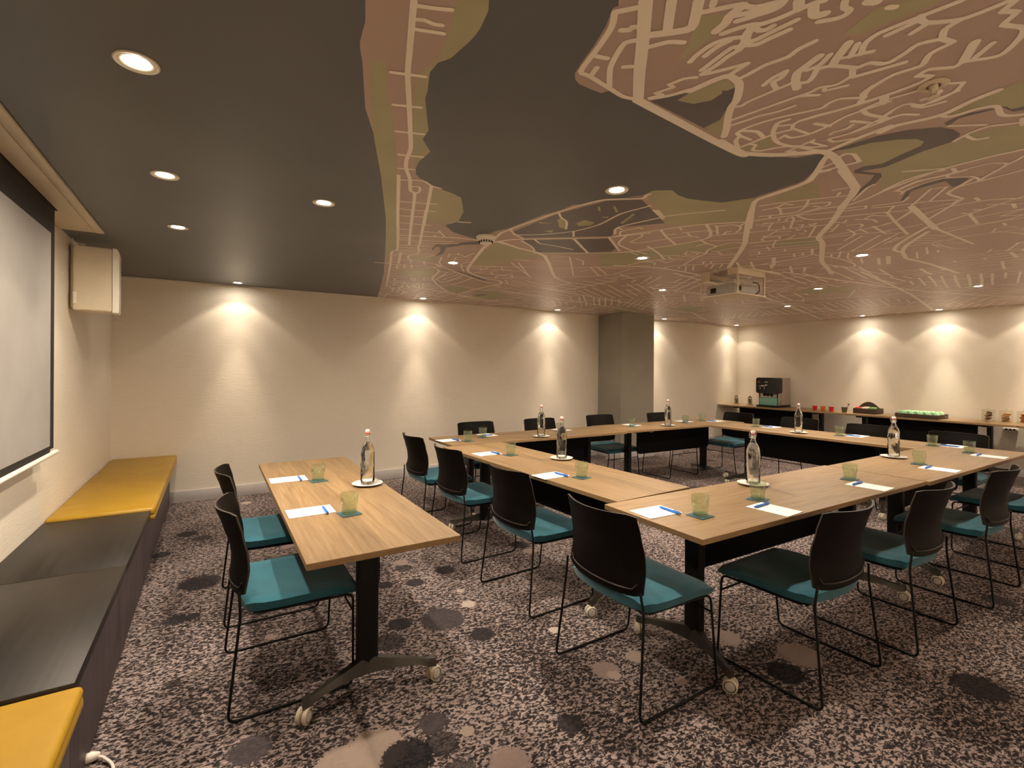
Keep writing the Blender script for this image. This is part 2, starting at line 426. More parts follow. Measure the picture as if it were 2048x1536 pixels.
def _ax(x, y, z, axis, c):
    p = {'Z': (x, y, z), 'X': (z, x, y), 'Y': (x, z, y)}[axis]
    return (p[0] + c[0], p[1] + c[1], p[2] + c[2])

def fillet(pts, rad, n=5):
    pts = [Vector(p) for p in pts]
    out = [pts[0]]
    for a, b, c in zip(pts, pts[1:], pts[2:]):
        u, v = (a - b), (c - b)
        r = min(rad, u.length * 0.45, v.length * 0.45)
        p, q = b + u.normalized() * r, b + v.normalized() * r
        for i in range(n + 1):
            t = i / n
            out.append(p * (1 - t) ** 2 + b * 2 * t * (1 - t) + q * t ** 2)
    out.append(pts[-1])
    return out

def tube(bm, pts, r, seg=8, mi=0, closed=False, radii=None):
    pts = [Vector(p) for p in pts]
    n = len(pts)
    tang = []
    for i in range(n):
        if closed: t = pts[(i + 1) % n] - pts[i - 1]
        else: t = pts[min(i + 1, n - 1)] - pts[max(i - 1, 0)]
        tang.append(t.normalized())
    ref = Vector((0, 0, 1)) if abs(tang[0].z) < 0.9 else Vector((1, 0, 0))
    nrm = (ref - tang[0] * ref.dot(tang[0])).normalized()
    rings = []
    for i in range(n):
        nrm = (nrm - tang[i] * nrm.dot(tang[i])).normalized()
        bn = tang[i].cross(nrm)
        rr = radii[i] if radii else r
        rings.append([bm.verts.new(pts[i] + (nrm * math.cos(2 * math.pi * k / seg) + bn * math.sin(2 * math.pi * k / seg)) * rr) for k in range(seg)])
    prs = list(zip(rings, rings[1:])) + ([(rings[-1], rings[0])] if closed else [])
    for A, B in prs:
        for k in range(seg):
            j = (k + 1) % seg
            bm.faces.new((A[k], A[j], B[j], B[k])).material_index = mi
    if not closed:
        bm.faces.new(rings[0][::-1]).material_index = mi
        bm.faces.new(rings[-1]).material_index = mi

def prism(bm, poly, h, mp, mi=0):
    # poly: 2-D outline; mp(u, v, w) -> point; w from 0 to h
    a = [bm.verts.new(mp(u, v, 0)) for u, v in poly]
    b = [bm.verts.new(mp(u, v, h)) for u, v in poly]
    n = len(poly)
    bm.faces.new(a[::-1]).material_index = mi; bm.faces.new(b).material_index = mi
    for i in range(n):
        j = (i + 1) % n
        bm.faces.new((a[i], a[j], b[j], b[i])).material_index = mi

def rrect(w, h, r, n=4):
    out = []
    for cx, cy, a0 in ((w / 2 - r, h / 2 - r, 0), (-w / 2 + r, h / 2 - r, 90), (-w / 2 + r, -h / 2 + r, 180), (w / 2 - r, -h / 2 + r, 270)):
        for i in range(n + 1):
            a = R(a0 + 90 * i / n); out.append((cx + r * math.cos(a), cy + r * math.sin(a)))
    return out

# traced street map, millimetres on the ceiling plane
MAP_ROADS = {
 'm': """432 1192 450 1254 491 1391 523 1497 585 1659 662 1861 712 1996 736 2118 767 2211 825 2320 881 2471 915 2500 1000 2757 1098 3061 / 761 2306 780 2359 900 2730 1023 3109 / 951 2354 1029 2590 1131 2907 1169 3015 / 927 2814 1221 3708 1217 3842 1350 4299 1521 4920 1682 5503 / 1001 2768 1112 3107 1261 3558 / 1069 2725 1211 3158 1320 3497 1348 3601 1405 3721 1406 3802 1380 3890 1395 3968 1441 4030 1560 4048 1683 4083 1788 4190 / 1104 3326 1237 3278 1338 3235 1482 3179 1643 3152 / 1285 3825 1403 4231 / 1330 2830 1396 2802 / 1712 4203 1839 4342 1909 4667 1968 4809 2166 5131 2444 5471 / 1699 4073 1955 4267 2266 4478 2522 4640 2621 4650 / 1750 3140 1712 3021 1684 2895 1700 2788 / 1759 3134 1803 3050 1850 2987 / 1789 3126 1870 3144 1969 3178 / 1786 3100 1871 2974 2170 2760 2389 2574 2538 2348 / 1689 2787 1748 2337 1789 2143 1841 2020 1994 1907 1977 1859 1982 1835 / 2209 2758 2545 3011 / 2394 2594 2727 2837 / 2398 2540 2468 2414 2542 2269 2613 2132 2691 2020 2861 1852 / 2200 2006 2342 2075 2267 2370 2356 2496 / 2217 1995 2346 2065 2372 2096 / 2454 2484 2537 2647 2617 2713 2798 2772 2977 2791 / 2550 2264 2731 2369 2934 2462 / 2733 2894 2829 2766 2870 2649 2942 2468 2985 2315 2977 2211 2886 2127 2709 2026 / 2805 2616 3065 2735 3250 2847 / 2982 2283 3113 2324 3238 2339 3276 2439 3378 2534 / 3154 3166 3169 2993 3250 2847 / 3523 3102 3533 2955 3847 2635 / 3055 1372 3027 1258 2949 1119 / 2872 1820 2937 1697 2989 1602 2987 1485 3035 1398 / 2985 1612 3104 1622 3196 1588 3234 1508 3375 1296 / 3635 1471 3880 1502 / 4118 2627 4132 2355 4134 2074 / 3916 1990 4100 2082 / 4705 1864 4981 1968 / 4709 1803 5013 1914 / 3358 2143 3452 1993 3582 1793 / 2956 1148 2892 1037 2879 942 2897 889 / 3139 851 3217 927 3292 993 3448 979 3472 989 3561 1065 3742 1216 / 4049 1280 4201 1277 4754 1284 / 3393 1300 3653 1356 4051 1432 / 3936 1244 3825 1055 3738 898 3684 793 / 3503 938 3567 942 / 3828 1053 4118 1093 / 3778 1070 3792 1061 / 3798 860 3903 875 / 4194 1282 4168 1096 4188 901 / 4235 1002 4325 1013 / 2939 862 2975 868 / 2273 703 2298 696 2313 675 2322 616 2342 584 2368 576 2441 586 2483 572 2512 542 / 1949 760 2001 779 / 2550 553 2615 567 / 2974 1173 2911 1001 2878 884 2882 740 2908 627 / 2906 857 2979 868 / 1901 797 1868 788 1844 747 / 1827 1014 1821 1054 1877 1103 1936 1131 1989 1141 2065 1128 / 1943 978 2008 959 / 1987 838 2035 842 2118 818 2125 841 / 2039 896 2108 867 / 1754 1160 1765 1182 1792 1189 1816 1223 1886 1259 / 1757 1162 1812 1132 1877 1144 / 2079 1115 2148 1104 2214 1080 / 2338 1079 2324 1049 2357 1028 2463 1051 2429 1202 / 1079 789 1090 802 / 1082 838 1108 808 1150 760 1167 758 1191 746 1220 708 1233 697 1239 713 1235 732 1220 759 1209 780 1194 804 / 1229 716 1209 745 1175 791 1161 803 / 1230 729 1211 758 1204 777 / 1205 855 1220 822 1240 791 1262 773 1281 732 1291 694 1303 660 1316 642 / 1360 614 1383 627 1407 625 1416 641 1408 660 1382 689 / 1257 791 1279 793 1293 780 1294 762 / 1290 845 1308 819 1315 774 1326 715 / 1299 853 1328 831 1335 798 1347 747 / 1232 984 1221 946 1220 894 1237 859 1267 832 / 1247 943 1241 898 1248 860 / 1298 863 1281 878 1286 923 1297 992 / 1308 869 1307 910 1314 948 1316 1006 1335 984 1387 897 1390 924 1394 967 / 1436 957 1440 928 1440 874 1460 814 1451 780 1456 734 / 1538 936 1524 897 1525 855 1546 883 1550 912 1591 925 / 1621 873 1641 850 1627 827 1597 800 1616 768 1690 732 / 1575 819 1582 785 1555 742 / 1617 716 1570 676 / 936 905 894 952 926 999 952 1084 981 1196 1021 1201 1132 1220 1198 1230 1251 1214 / 986 959 974 969 975 980 956 993 / 1024 999 1003 1027 1021 1080 1050 1138 1117 1213 / 970 1115 1008 1105 / 1024 1199 1011 1156 / 1106 1089 1079 1109 / 1079 789 1091 802 / 1071 1007 1106 957 1144 936 / 1284 1189 1323 1143 1354 1081 / 1631 693 1589 667 1571 625 1589 540 1609 459 / 1599 617 1604 545 / 1586 536 1629 539 1694 483 1712 395 / 1648 577 1636 534 / 1694 483 1705 521 1748 541 1719 586 1734 622 1746 662 1736 681 1699 698 1693 734 / 1748 541 1792 530 1799 582 1823 602 1848 624 1830 688 1858 769 1898 799 1919 818 / 1737 759 1786 641 / 1684 739 1734 761 / 1625 696 1644 670 / 1892 472 1942 528 / 1480 567 1494 558 / 1724 388 1747 418 1784 399 1816 432 1880 406 1930 427 1982 473 1968 506 1933 546 1940 573 1891 617 1901 650 1939 627 1954 666 1935 808 1872 997""",
 's': """442 1206 495 1186 527 1171 / 458 1255 481 1244 507 1245 529 1237 / 470 1291 546 1266 / 475 1518 577 1483 / 541 1700 632 1666 / 611 1884 713 1849 / 689 2082 786 2050 / 736 2225 800 2200 / 868 2406 895 2394 913 2414 926 2467 915 2500 / 780 2359 881 2306 947 2345 1004 2356 / 887 2660 1082 2591 / 927 2779 1122 2718 / 966 2908 1105 2853 / 1213 4304 1324 4266 / 1358 4294 1723 4196 1764 4134 / 1631 3801 1697 4008 1763 4100 2349 3790 / 2290 6262 2194 5829 2167 5295 2266 4857 2266 4478 / 2252 4968 2643 5097 2920 5095 3174 5117 / 2611 5554 2927 5840 3101 5878 3453 5567 / 1685 2789 1793 2888 1907 2951 / 1911 2996 2068 3097 2164 3199 / 1969 2912 2075 2989 2205 2983 2387 2999 / 1751 2334 1822 2405 1907 2457 2002 2587 / 1784 2894 1935 2789 2080 2598 2121 2394 2083 2156 2124 1966 / 2076 2601 2157 2700 / 2195 3265 2728 2904 2910 2691 / 2019 4014 2542 3661 2793 3551 3338 3086 / 2339 2062 2425 1930 2547 1786 / 2282 2379 2325 2398 / 2416 2508 2350 2430 2390 2301 2424 2307 / 2492 2408 2554 2430 2603 2593 2667 2587 2759 2394 2839 2258 2917 2250 / 2672 2324 2714 2277 / 2619 2164 2660 2184 / 2726 2229 2821 2101 / 2760 2217 2850 2261 / 2842 2116 2882 2072 / 2765 2008 2796 2015 2954 2123 / 2799 2013 2840 1942 2916 1930 2979 1972 3022 2030 / 2916 1930 2877 1876 / 2959 2181 3013 2086 3072 2008 / 3004 2111 2957 2062 2973 2033 / 3108 2410 3105 2329 / 3238 2339 3235 2211 3306 2177 / 3068 2262 3151 2187 3228 2115 / 3378 2534 3430 2672 3560 2903 / 2441 1205 2453 1169 / 2998 1309 2857 1188 2824 1138 / 2735 1288 2766 1223 / 2649 1629 2707 1526 2777 1430 2889 1284 / 2840 1315 2802 1286 / 2730 1662 2756 1596 2729 1538 2785 1523 / 2750 1593 2815 1608 2890 1649 / 2782 1433 2884 1508 2925 1568 2890 1649 / 2793 1594 2828 1554 2877 1485 / 2845 1465 2914 1388 2962 1417 2969 1461 / 2909 1471 2950 1459 / 2829 1742 2903 1656 2956 1584 2969 1461 / 2867 1702 2913 1728 / 3002 1609 3119 1459 / 3001 1641 3062 1666 3125 1709 3234 1781 / 3101 1979 3170 1878 3238 1779 3345 1620 / 3103 1397 3152 1310 3202 1334 3123 1457 / 3185 1290 3225 1224 / 3218 1310 3278 1244 / 3380 1463 3464 1410 3556 1417 / 3414 1426 3373 1373 / 3373 1373 3480 1320 / 3623 1777 3657 1624 3657 1387 / 3664 1793 3742 1620 3872 1468 / 3478 1553 3503 1494 3563 1499 3595 1532 / 3583 1596 3742 1620 3862 1742 / 3629 1547 3765 1556 / 3828 1615 4123 1907 / 3911 1542 4240 1858 / 4029 1528 4293 1773 / 3907 1897 3949 1799 / 4157 2018 4308 1789 4386 1663 / 4147 2080 4474 2043 4727 2066 4838 2093 4918 2144 4698 2217 / 4603 2211 5618 2129 / 3012 1124 3059 1106 3053 1086 3024 1028 3014 930 3098 848 3158 839 3198 844 / 3021 1113 2964 1007 2981 907 2985 834 / 3094 1125 3056 1096 / 2948 1002 2970 1004 / 2991 905 3012 906 / 3198 844 3102 760 / 3204 851 3204 771 3199 689 / 3220 915 3204 851 / 3360 1092 3168 958 3136 1012 3366 1175 / 3210 1246 3243 1172 3182 1123 / 3257 1264 3325 1160 3360 1092 3457 999 3501 1035 3469 1178 / 3376 1311 3448 1206 / 3393 1300 3285 1226 / 3623 1341 3487 1210 / 3601 1322 3466 1209 / 3642 1414 3630 1337 / 3819 1482 3840 1376 3845 1284 / 3895 1512 3983 1416 / 3602 1197 3561 1065 3609 902 3727 802 / 3743 1012 3786 984 / 3944 1056 3961 852 / 3696 938 3798 860 3817 822 / 4033 969 3977 856 / 4039 964 4115 886 / 4083 1276 4160 999 4115 886 / 2082 699 2088 665 2075 646 2063 644 / 2095 814 2074 776 2067 743 2079 730 2117 717 2133 675 2119 633 2116 611 / 2103 731 2146 715 2163 661 / 2141 846 2133 809 2142 774 2191 746 / 2088 825 2122 816 2123 839 / 2392 717 2499 640 / 2567 755 2531 698 2523 641 2549 606 2586 567 / 2546 712 2619 705 2642 673 / 2756 994 2833 922 2868 881 / 3018 1121 2954 1016 2971 912 2969 763 3007 726 3059 715 3185 838 / 3059 715 3027 674 2993 645 / 3212 853 3201 690 / 1699 912 1751 871 / 1754 1157 1756 1110 1782 1028 1845 914 1835 882 1837 843 1901 797 / 1910 816 1901 797 / 1878 1026 1874 999 1886 935 1920 867 1927 806 1946 740 / 1845 1061 1878 1026 1914 1049 1890 1111 1884 1242 / 1910 1043 1969 1037 2000 1034 / 1947 1116 1936 1090 1979 1088 2007 1038 2003 962 1982 896 1987 838 2000 760 / 2089 794 2113 842 2134 934 2137 947 / 2081 991 2073 972 2085 933 2069 906 / 2137 812 2139 931 2118 1008 2118 1017 2163 1014 2194 961 / 1795 1187 1858 1185 / 1892 1210 1920 1202 1951 1236 1985 1224 1996 1208 / 1985 1224 2030 1150 2075 1113 / 2088 1169 2077 1051 2094 1066 2174 1051 2137 1088 2075 1113 / 2091 1167 2117 1146 / 2395 1190 2379 1125 / 1299 1037 1313 1026 / 1579 1065 1592 1051 1587 1022 1596 939 1605 878 / 1679 739 1722 757 1737 800 1729 822 1707 847 1709 880 1693 937 1650 1136 / 1726 841 1741 848 1771 793 / 1706 905 1725 888 1751 871 / 1684 1159 1702 1097 1711 1056 1737 1006 1750 951 / 1599 737 1611 720 1629 695 / 1315 1025 1288 1049 1272 1099 1297 1100 1273 1157 1300 1149 1278 1189 / 2006 677 1978 772 1979 839 / 2029 619 2072 585 2112 618 2119 661 2130 719""",
 't': """965 2909 1106 2851 / 1012 3051 1208 2992 / 1058 3188 1126 3164 / 1226 3158 1321 3123 / 1299 3082 1393 3193 / 1335 3241 1325 3205 / 1127 3395 1194 3369 / 1145 3449 1285 3392 1504 3286 / 1310 3456 1554 3323 / 1191 3603 1400 3493 / 1215 3674 1345 3608 / 1372 3650 1419 3611 / 1236 3737 1384 3681 / 1249 3794 1404 3735 / 1237 3897 1500 3770 1552 3765 1512 3878 / 1256 3956 1304 3925 / 1275 4016 1328 3997 / 1303 4103 1426 4039 / 1332 4195 1375 4174 / 1408 4295 1469 4469 / 1466 4258 1505 4373 / 1520 4223 1583 4395 / 1565 4029 1616 4160 / 1446 4042 1495 4171 / 1409 4435 1564 4371 1713 4220 / 1443 4561 1497 4545 / 1478 4695 1534 4679 / 1516 4836 1621 4811 / 1550 4990 1904 4782 / 1586 5106 1969 4832 / 1623 5227 2028 5013 / 1657 5358 2116 5110 / 1719 5533 2085 5406 2186 5340 / 1604 4955 1648 5113 / 1692 5133 1702 5329 / 1791 5270 1861 5497 / 1836 5241 1934 5448 / 1894 5203 2001 5405 / 1952 5165 2027 5387 / 1974 5099 2044 5320 / 1740 4821 1788 4974 / 1770 4802 1826 4997 / 1847 4752 1883 4865 / 1765 5503 1845 5803 1918 5818 / 1825 5464 1918 5818 / 1845 5994 1948 6127 2025 6008 1964 5725 / 1895 6303 1845 5994 / 1667 3749 1637 3654 / 1647 3704 1708 3636 1787 3671 / 1708 3636 1688 3594 / 1787 3671 1795 3525 / 1672 3775 1836 3669 / 1674 3864 1877 3749 / 1701 3941 1902 3827 / 1741 3760 1781 3889 / 1945 4052 1884 3954 1908 3839 / 1934 4059 2051 4243 / 1739 4014 1796 3994 / 1828 4349 1932 4360 1992 4793 / 1974 4624 1999 4317 / 2053 4754 2062 4356 / 2130 4896 2120 4401 / 1998 4790 2124 4900 2166 4544 / 1921 4367 1985 4286 / 2165 4249 2217 4136 2328 4064 / 2035 4065 2172 4051 2154 3952 / 2110 4017 2165 4093 / 2253 3871 2334 3983 2430 3921 / 2288 4129 2349 4210 2487 4204 / 2479 4384 2430 4242 2526 4137 2607 4256 2503 4369 / 2601 4396 2757 4586 / 2226 4016 2361 3891 / 2228 3660 2690 4078 / 2282 3625 2745 4135 / 2190 3549 2433 3459 / 2399 3285 2522 3206 3064 3835 / 2596 3222 2719 3274 2814 3388 / 2930 3424 3277 3696 / 2986 3388 3287 3600 / 2071 4058 2487 3949 / 2190 4227 2591 4142 / 2332 4404 2707 4159 / 2431 4247 2489 4032 / 2711 3643 2814 3577 / 2507 3411 2624 3336 / 2979 3630 3005 3532 / 3097 3393 3243 3259 / 2957 3997 3277 3696 3536 3269 / 3235 2625 3188 2561 3261 2528 3378 2534 3398 2634 3292 2644 3235 2625 / 3268 2604 3257 2557 3327 2566 3344 2625 / 3125 2781 3228 2700 3430 2672 3406 2777 3250 2847 / 3200 2761 3283 2796 3344 2727 / 2842 2823 2948 2852 / 3256 2905 3378 2922 3354 2842 / 3588 2971 3668 3044 / 3628 2928 3797 3072 / 3672 2882 3830 3013 / 3737 2789 3796 2854 / 3771 2750 3915 2884 / 3824 2699 3956 2821 / 3585 2709 3683 2790 / 3638 2674 3715 2737 / 3360 2464 3407 2254 / 3386 2434 3504 2480 / 3411 2526 3593 2395 / 3456 2625 3614 2409 / 3481 2698 3692 2473 / 3569 2766 3764 2546 / 3364 3064 3284 2983 3169 2993 / 3334 3529 3286 3237 / 2981 1861 3024 1773 3077 1827 3159 1885 / 2987 1814 3129 1648 / 3032 1855 3059 1812 / 3011 1731 2974 1705 / 3047 1708 3006 1669 3014 1648 / 3151 1780 3215 1811 / 3198 1714 3220 1691 3278 1735 / 3250 1673 3259 1632 3295 1670 3250 1673 / 3325 1669 3556 1830 / 3320 1568 3400 1534 3349 1499 / 3402 1567 3544 1678 / 3453 2004 3548 2080 3629 2124 / 3345 2051 3209 1853 / 3255 1981 3305 1991 / 3349 2048 3383 2049 / 3472 1926 3424 1853 / 3240 1871 3305 1820 / 3312 1966 3368 1869 / 3420 1960 3371 1928 3301 2014 / 3283 1768 3323 1780 3313 1749 / 3402 1768 3361 1756 / 3417 1817 3445 1800 / 3522 1710 3530 1667 / 3442 1667 3479 1643 / 4227 2000 4328 2048 / 4193 1915 4401 2030 / 4291 1905 4494 2000 4639 2028 / 4583 1942 4800 2019 / 3953 2149 4076 2210 / 3989 2099 4086 2147 / 3742 2102 3830 2148 / 3657 2259 3748 2309 / 3568 2139 3687 2188 / 3467 2179 3715 1836 / 3558 2270 3795 1875 / 3620 2310 3882 1913 / 3705 2364 3942 1948 / 3819 2376 4001 2038 / 3865 2466 4095 2085 / 4149 2407 4254 2096 / 4239 2447 4358 2147 / 4294 2479 4482 2192 / 4344 1037 4424 985 / 4356 1066 4461 1111 / 4150 1409 4324 1277 / 4216 1451 4328 1368 / 4273 1478 4493 1327 / 4329 1510 4658 1299 / 4434 1559 4452 1278 4452 1136 4506 969 / 4419 1258 4484 1077 4684 1008 / 4711 1608 4972 1692 / 4590 1507 4866 1589 / 4767 1494 4849 1519 / 4534 1425 4778 1411 4864 1356 / 4500 1446 4641 1450 / 4209 1633 4074 1499 / 4120 1599 3973 1462 / 4197 1594 4080 1454""",
 'l': """1755 3137 1771 3305 1851 3573 1956 3907 2014 4079 2111 4244 2355 4421 2560 4469 2652 4555 2672 4694 2610 5120 2611 5554 / 1786 3100 2007 3189 2333 3297 2957 3997 3303 4171 / 3072 3253 3196 3207 3523 3102 4141 3128 / 2413 1194 2444 1231 2503 1283 2517 1316 2533 1393 2540 1505 2544 1577 2584 1630 2817 1789 3012 1923 / 4187 2671 4653 2652 / 3960 2315 4267 2497 / 3947 1290 4111 1434 4315 1588 4488 1673 4609 1673 / 4082 1334 4259 1466 4393 1561 4592 1658 4863 1732 / 4892 1743 5361 1722 6059 1738 / 4686 1789 5018 1910 / 2230 880 2217 829 2231 790 2256 735 2263 686 2235 611 2226 541 / 2278 1097 2332 1144 2386 1185 2478 1265 2513 1331 2526 1501 2547 1593 2672 1696 / 2227 1063 2207 936 2203 837 / 1045 810 1087 853 1111 882 1104 898 / 1157 761 1159 783 1161 803 1175 823 1181 858 / 1261 676 1290 692 / 1310 665 1341 681 1356 678 1365 664 / 1250 792 1264 818 1290 842 1301 865 / 1361 1086 1371 1029 1385 978 1407 964 1456 971 1495 996 1543 1037 1567 1073 1618 1121 1688 1176 1742 1225 / 1649 889 1607 871 1566 844 1556 821 1536 762 / 1616 764 1586 736 1544 688 / 1035 968 1109 896 1102 867 1047 809 / 988 846 1067 928 / 1844 497 1926 544 / 1950 758 1990 774 / 1413 586 1432 574""",
 'h': """2681 1701 2885 1853 3195 2072 3327 2163 3561 2361 3909 2678 3997 2759 / 2499 1140 2763 1203 2807 1220 2913 1281 3024 1365 3320 1568 3612 1794 3811 1864 4422 2168 4756 2284 5095 2404 / 3380 1180 3658 1222 4049 1280 / 1762 1258 1934 1275 2075 1215 2180 1120 2223 1084 2348 1093 2749 1195 2806 1212 2917 1283 3073 1407 / 932 881 1029 981 1146 1108 1251 1214 / 1251 1219 1472 1242 1722 1268 1926 1285 1974 1282""",
}
MAP_GREEN = """400 1496 446 1468 522 1698 571 1786 704 2156 1023 3109 962 3147 705 2395 558 1999 467 1733 / 866 2854 919 2820 1212 3714 1208 3821 1232 3971 1208 3986 998 3274 / 522 1136 594 1091 610 1123 623 1192 622 1263 608 1354 583 1395 581 1456 613 1556 623 1603 694 1759 719 1811 726 1894 796 1984 791 2110 800 2190 715 1977 601 1649 555 1496 576 1378 553 1242 532 1177 / 977 2410 1008 2366 1087 2391 1155 2427 1269 2634 1323 2820 1286 2941 1139 2902 / 1990 3958 1838 3524 1787 3124 2333 3297 2198 3611 2231 3765 / 1509 4480 1742 4292 1834 4346 1904 4670 1645 4883 / 2805 5560 2689 5186 2867 5069 3228 5350 3231 5638 3032 5846 / 1401 3950 1415 3825 1512 3878 1561 3817 1625 3896 1615 4028 1466 4030 / 2307 5261 2277 5005 2465 5043 2653 5333 2550 5464 2451 5466 / 1958 1838 1957 1787 2038 1736 2122 1767 2218 1773 2421 1713 2503 1570 2871 1840 2487 2177 2361 2076 / 2649 2977 2836 2761 2943 2470 3015 2301 3293 2468 3193 2831 3142 3206 2976 3344 / 3353 2524 3219 2379 3201 2263 3267 2179 3346 2212 3397 2401 / 5138 5435 5278 5293 5666 5432 5780 5795 5664 5990 / 6076 5156 5821 4742 6024 4606 6332 4780 6645 5210 / 2146 1012 2248 921 2419 826 2471 821 2505 842 2536 927 2576 1007 2535 1059 2395 1031 2317 1049 / 2642 1042 2585 902 2587 761 2546 695 2556 649 2612 563 2899 625 2868 881 2950 1164 / 2263 686 2235 611 2226 541 2210 438 2472 489 2427 550 2370 569 2333 582 2304 672 / 2520 1325 2565 1275 2793 1382 2726 1462 2690 1524 2591 1535 / 3479 2009 3606 1809 3779 1863 3869 1922 3633 2097 3561 2072 / 5928 3232 5709 2920 5919 2782 6043 2596 6479 2868 6272 3129 / 1884 1242 1890 1194 1890 1111 1936 1131 1989 1141 1991 1184 1939 1263 / 1201 1015 1168 943 1094 845 1147 802 1189 858 1201 935 / 1457 585 1471 554 1497 529 1567 485 1557 550 1542 593 1530 666 1489 676"""
MAP_WATER = """1296 1200 1364 1100 1390 1002 1417 977 1477 996 1580 1093 1732 1225 1611 1225 / 1738 2838 1764 2359 1857 2037 2004 1917 2084 1956 2454 2145 2270 2376 2322 2444 2376 2560 1886 2919 / 1909 2974 2200 2764 2547 3021 2201 3232 2072 3094 / 2222 2750 2403 2611 2654 2801 2685 2892 2561 3012 / 2247 1070 2245 977 2255 896 2304 808 2378 737 2443 720 2507 719 2533 728 2570 766 2575 856 2605 947 2629 1017 2587 1097 2641 1081 2692 1058 2741 1074 2843 1151 2912 1241 3025 1341 2889 1256 2752 1126 2693 1085 2586 1125 2552 1110 2538 1065 2576 1007 2536 927 2505 842 2471 821 2419 826 2358 871 2300 942 2285 1009 / 2351 721 2336 682 2338 639 2364 589 2379 586 2366 627 2351 678 2380 709 2382 720 / 2370 569 2390 559 2428 557 2439 526 2471 533 2457 557 2423 563 / 3199 1162 3077 1095 3030 1013 3025 933 3100 866 3133 865 3196 919 3203 947 3071 934 3075 1017 3095 1083 3211 1142 3234 1178 / 1446 3564 1428 3427 1493 3410 1576 3263 1669 3158 1732 3233 1611 3334 1531 3484 1594 3681 1575 3808 1539 3608 1483 3490 1452 3510 1480 3619 / 1901 4226 2024 4261 2402 4480 2483 4568 2409 4568 2053 4322 / 2787 5505 2883 5374 2959 5425 2891 5573"""
MAP_ISLET = """1372 1148 1370 1105 1390 1002 1417 977 1471 991 1466 1019 1450 1029 1465 1037 1472 1085 1438 1134 / 1615 1223 1614 1153 1572 1098 1736 1228 / 1978 2448 1977 2369 2066 2374 2084 2437 2030 2491 / 1838 2465 1822 2405 1926 2481 2002 2587 1945 2584 / 1881 2137 1889 2127 1950 2186 1932 2188 / 1956 2090 1961 2078 2045 2138 2040 2154 / 2214 2298 2142 2118 2163 2115 2239 2304 / 2030 2266 2060 2233 2078 2259 2044 2281 / 1758 2551 1847 2531 1780 2582 / 1905 2710 1943 2645 1976 2707"""
MAP_COAST_A = """319 1228 347 1337 351 1382 356 1429 363 1455 385 1514 426 1653 464 1780 503 1866 547 1962 609 2127 705 2395 834 2772 718 2437 799 2658 917 3016 1039 3415 1193 3939 1440 4801 1669 5704 1824 6365"""
MAP_COAST_B = """580 1066 610 1123 614 1158 623 1192 625 1233 622 1263 614 1291 613 1323 608 1354 598 1374 583 1395 580 1422 581 1456 590 1497 613 1556 623 1603 656 1684 694 1759 719 1811 722 1852 726 1894 758 1935 796 1984 794 2045 791 2110 803 2179 830 2252 868 2293 903 2304 950 2343 1008 2366 1087 2391 1155 2427 1188 2518 1269 2634 1323 2820 1307 2897 1277 2932 1392 3059 1474 3092 1569 3122 1631 3152 1612 3048 1636 2882 1676 2775 1688 2596 1705 2412 1745 2291 1740 2188 1789 2143 1831 2032 1896 1963 1982 1896 1969 1852 1892 1979 1979 1902 1958 1838 1957 1787 2038 1736 2122 1767 2151 1815 2218 1773 2319 1755 2421 1713 2458 1655 2503 1570 2493 1543 2494 1489 2496 1426 2493 1349 2472 1279 2504 1523 2491 1374 2476 1301 2413 1225 2350 1175 2296 1126 2282 1102 2246 1101 2222 1117 2187 1178 2106 1221 1995 1275 2187 1177 2085 1227 1965 1288 1906 1283 1722 1268 1464 1236 1319 1227 1256 1225 1232 1236 1206 1239 1133 1227 1120 1255 1079 1257 1024 1254 997 1243 973 1216 958 1168 936 1081 912 1008 881 947 887 931 857 899"""
MAP_FILL = """1435 6179 1590 5074 1957 5012 2418 5306 2779 5293 2566 4438 2830 4265 3283 4255 3349 3545 3836 3350 4039 3096 3810 2521 4172 2474 4689 2314 4754 2098 5341 2024 5510 1783 5108 1370 4912 1056 4654 671"""

# ------------------------------------------------------------------ the room
def slab(name, dims, mat, label, cat, bev=0.0):
    o = struct(name, box_mesh(name, dims, mat, bev))
    o['label'] = label; o['category'] = cat
    return o

T = 0.12
slab('floor', (XL - T, XR + T, YF - T, YB + T, -0.10, 0.0), 'carpet', 'brown flecked carpet with dark and pale round spots', 'carpet')
ceiling = slab('ceiling', (XL - T, XR + T, YF - T, YB + T, ZC, ZC + 0.1), 'water', 'slate grey ceiling printed with a giant street map', 'ceiling')
slab('wall_left', (XL - T, XL, YF - T, YB + T, 0.0, ZC), 'wall', 'cream wall behind the projection screen and the bench', 'wall')
slab('wall_back', (XL, XR, YB, YB + T, 0.0, ZC), 'wall', 'cream wallpapered wall washed by a row of downlights', 'wall')
slab('wall_right', (XR, XR + T, YF - T, YB + T, 0.0, ZC), 'wall', 'cream wall behind the coffee counter', 'wall')
slab('wall_front', (XL, XR, YF - T, YF, 0.0, ZC), 'wall', 'cream wall opposite the scalloped wall', 'wall')
PX0, PX1, PY0 = 5.65, 6.41, 5.83
slab('wall_pillar', (PX0, PX1, PY0, YB, 0.0, ZC), 'grey_paint', 'square grey pillar standing out from the back wall', 'pillar')

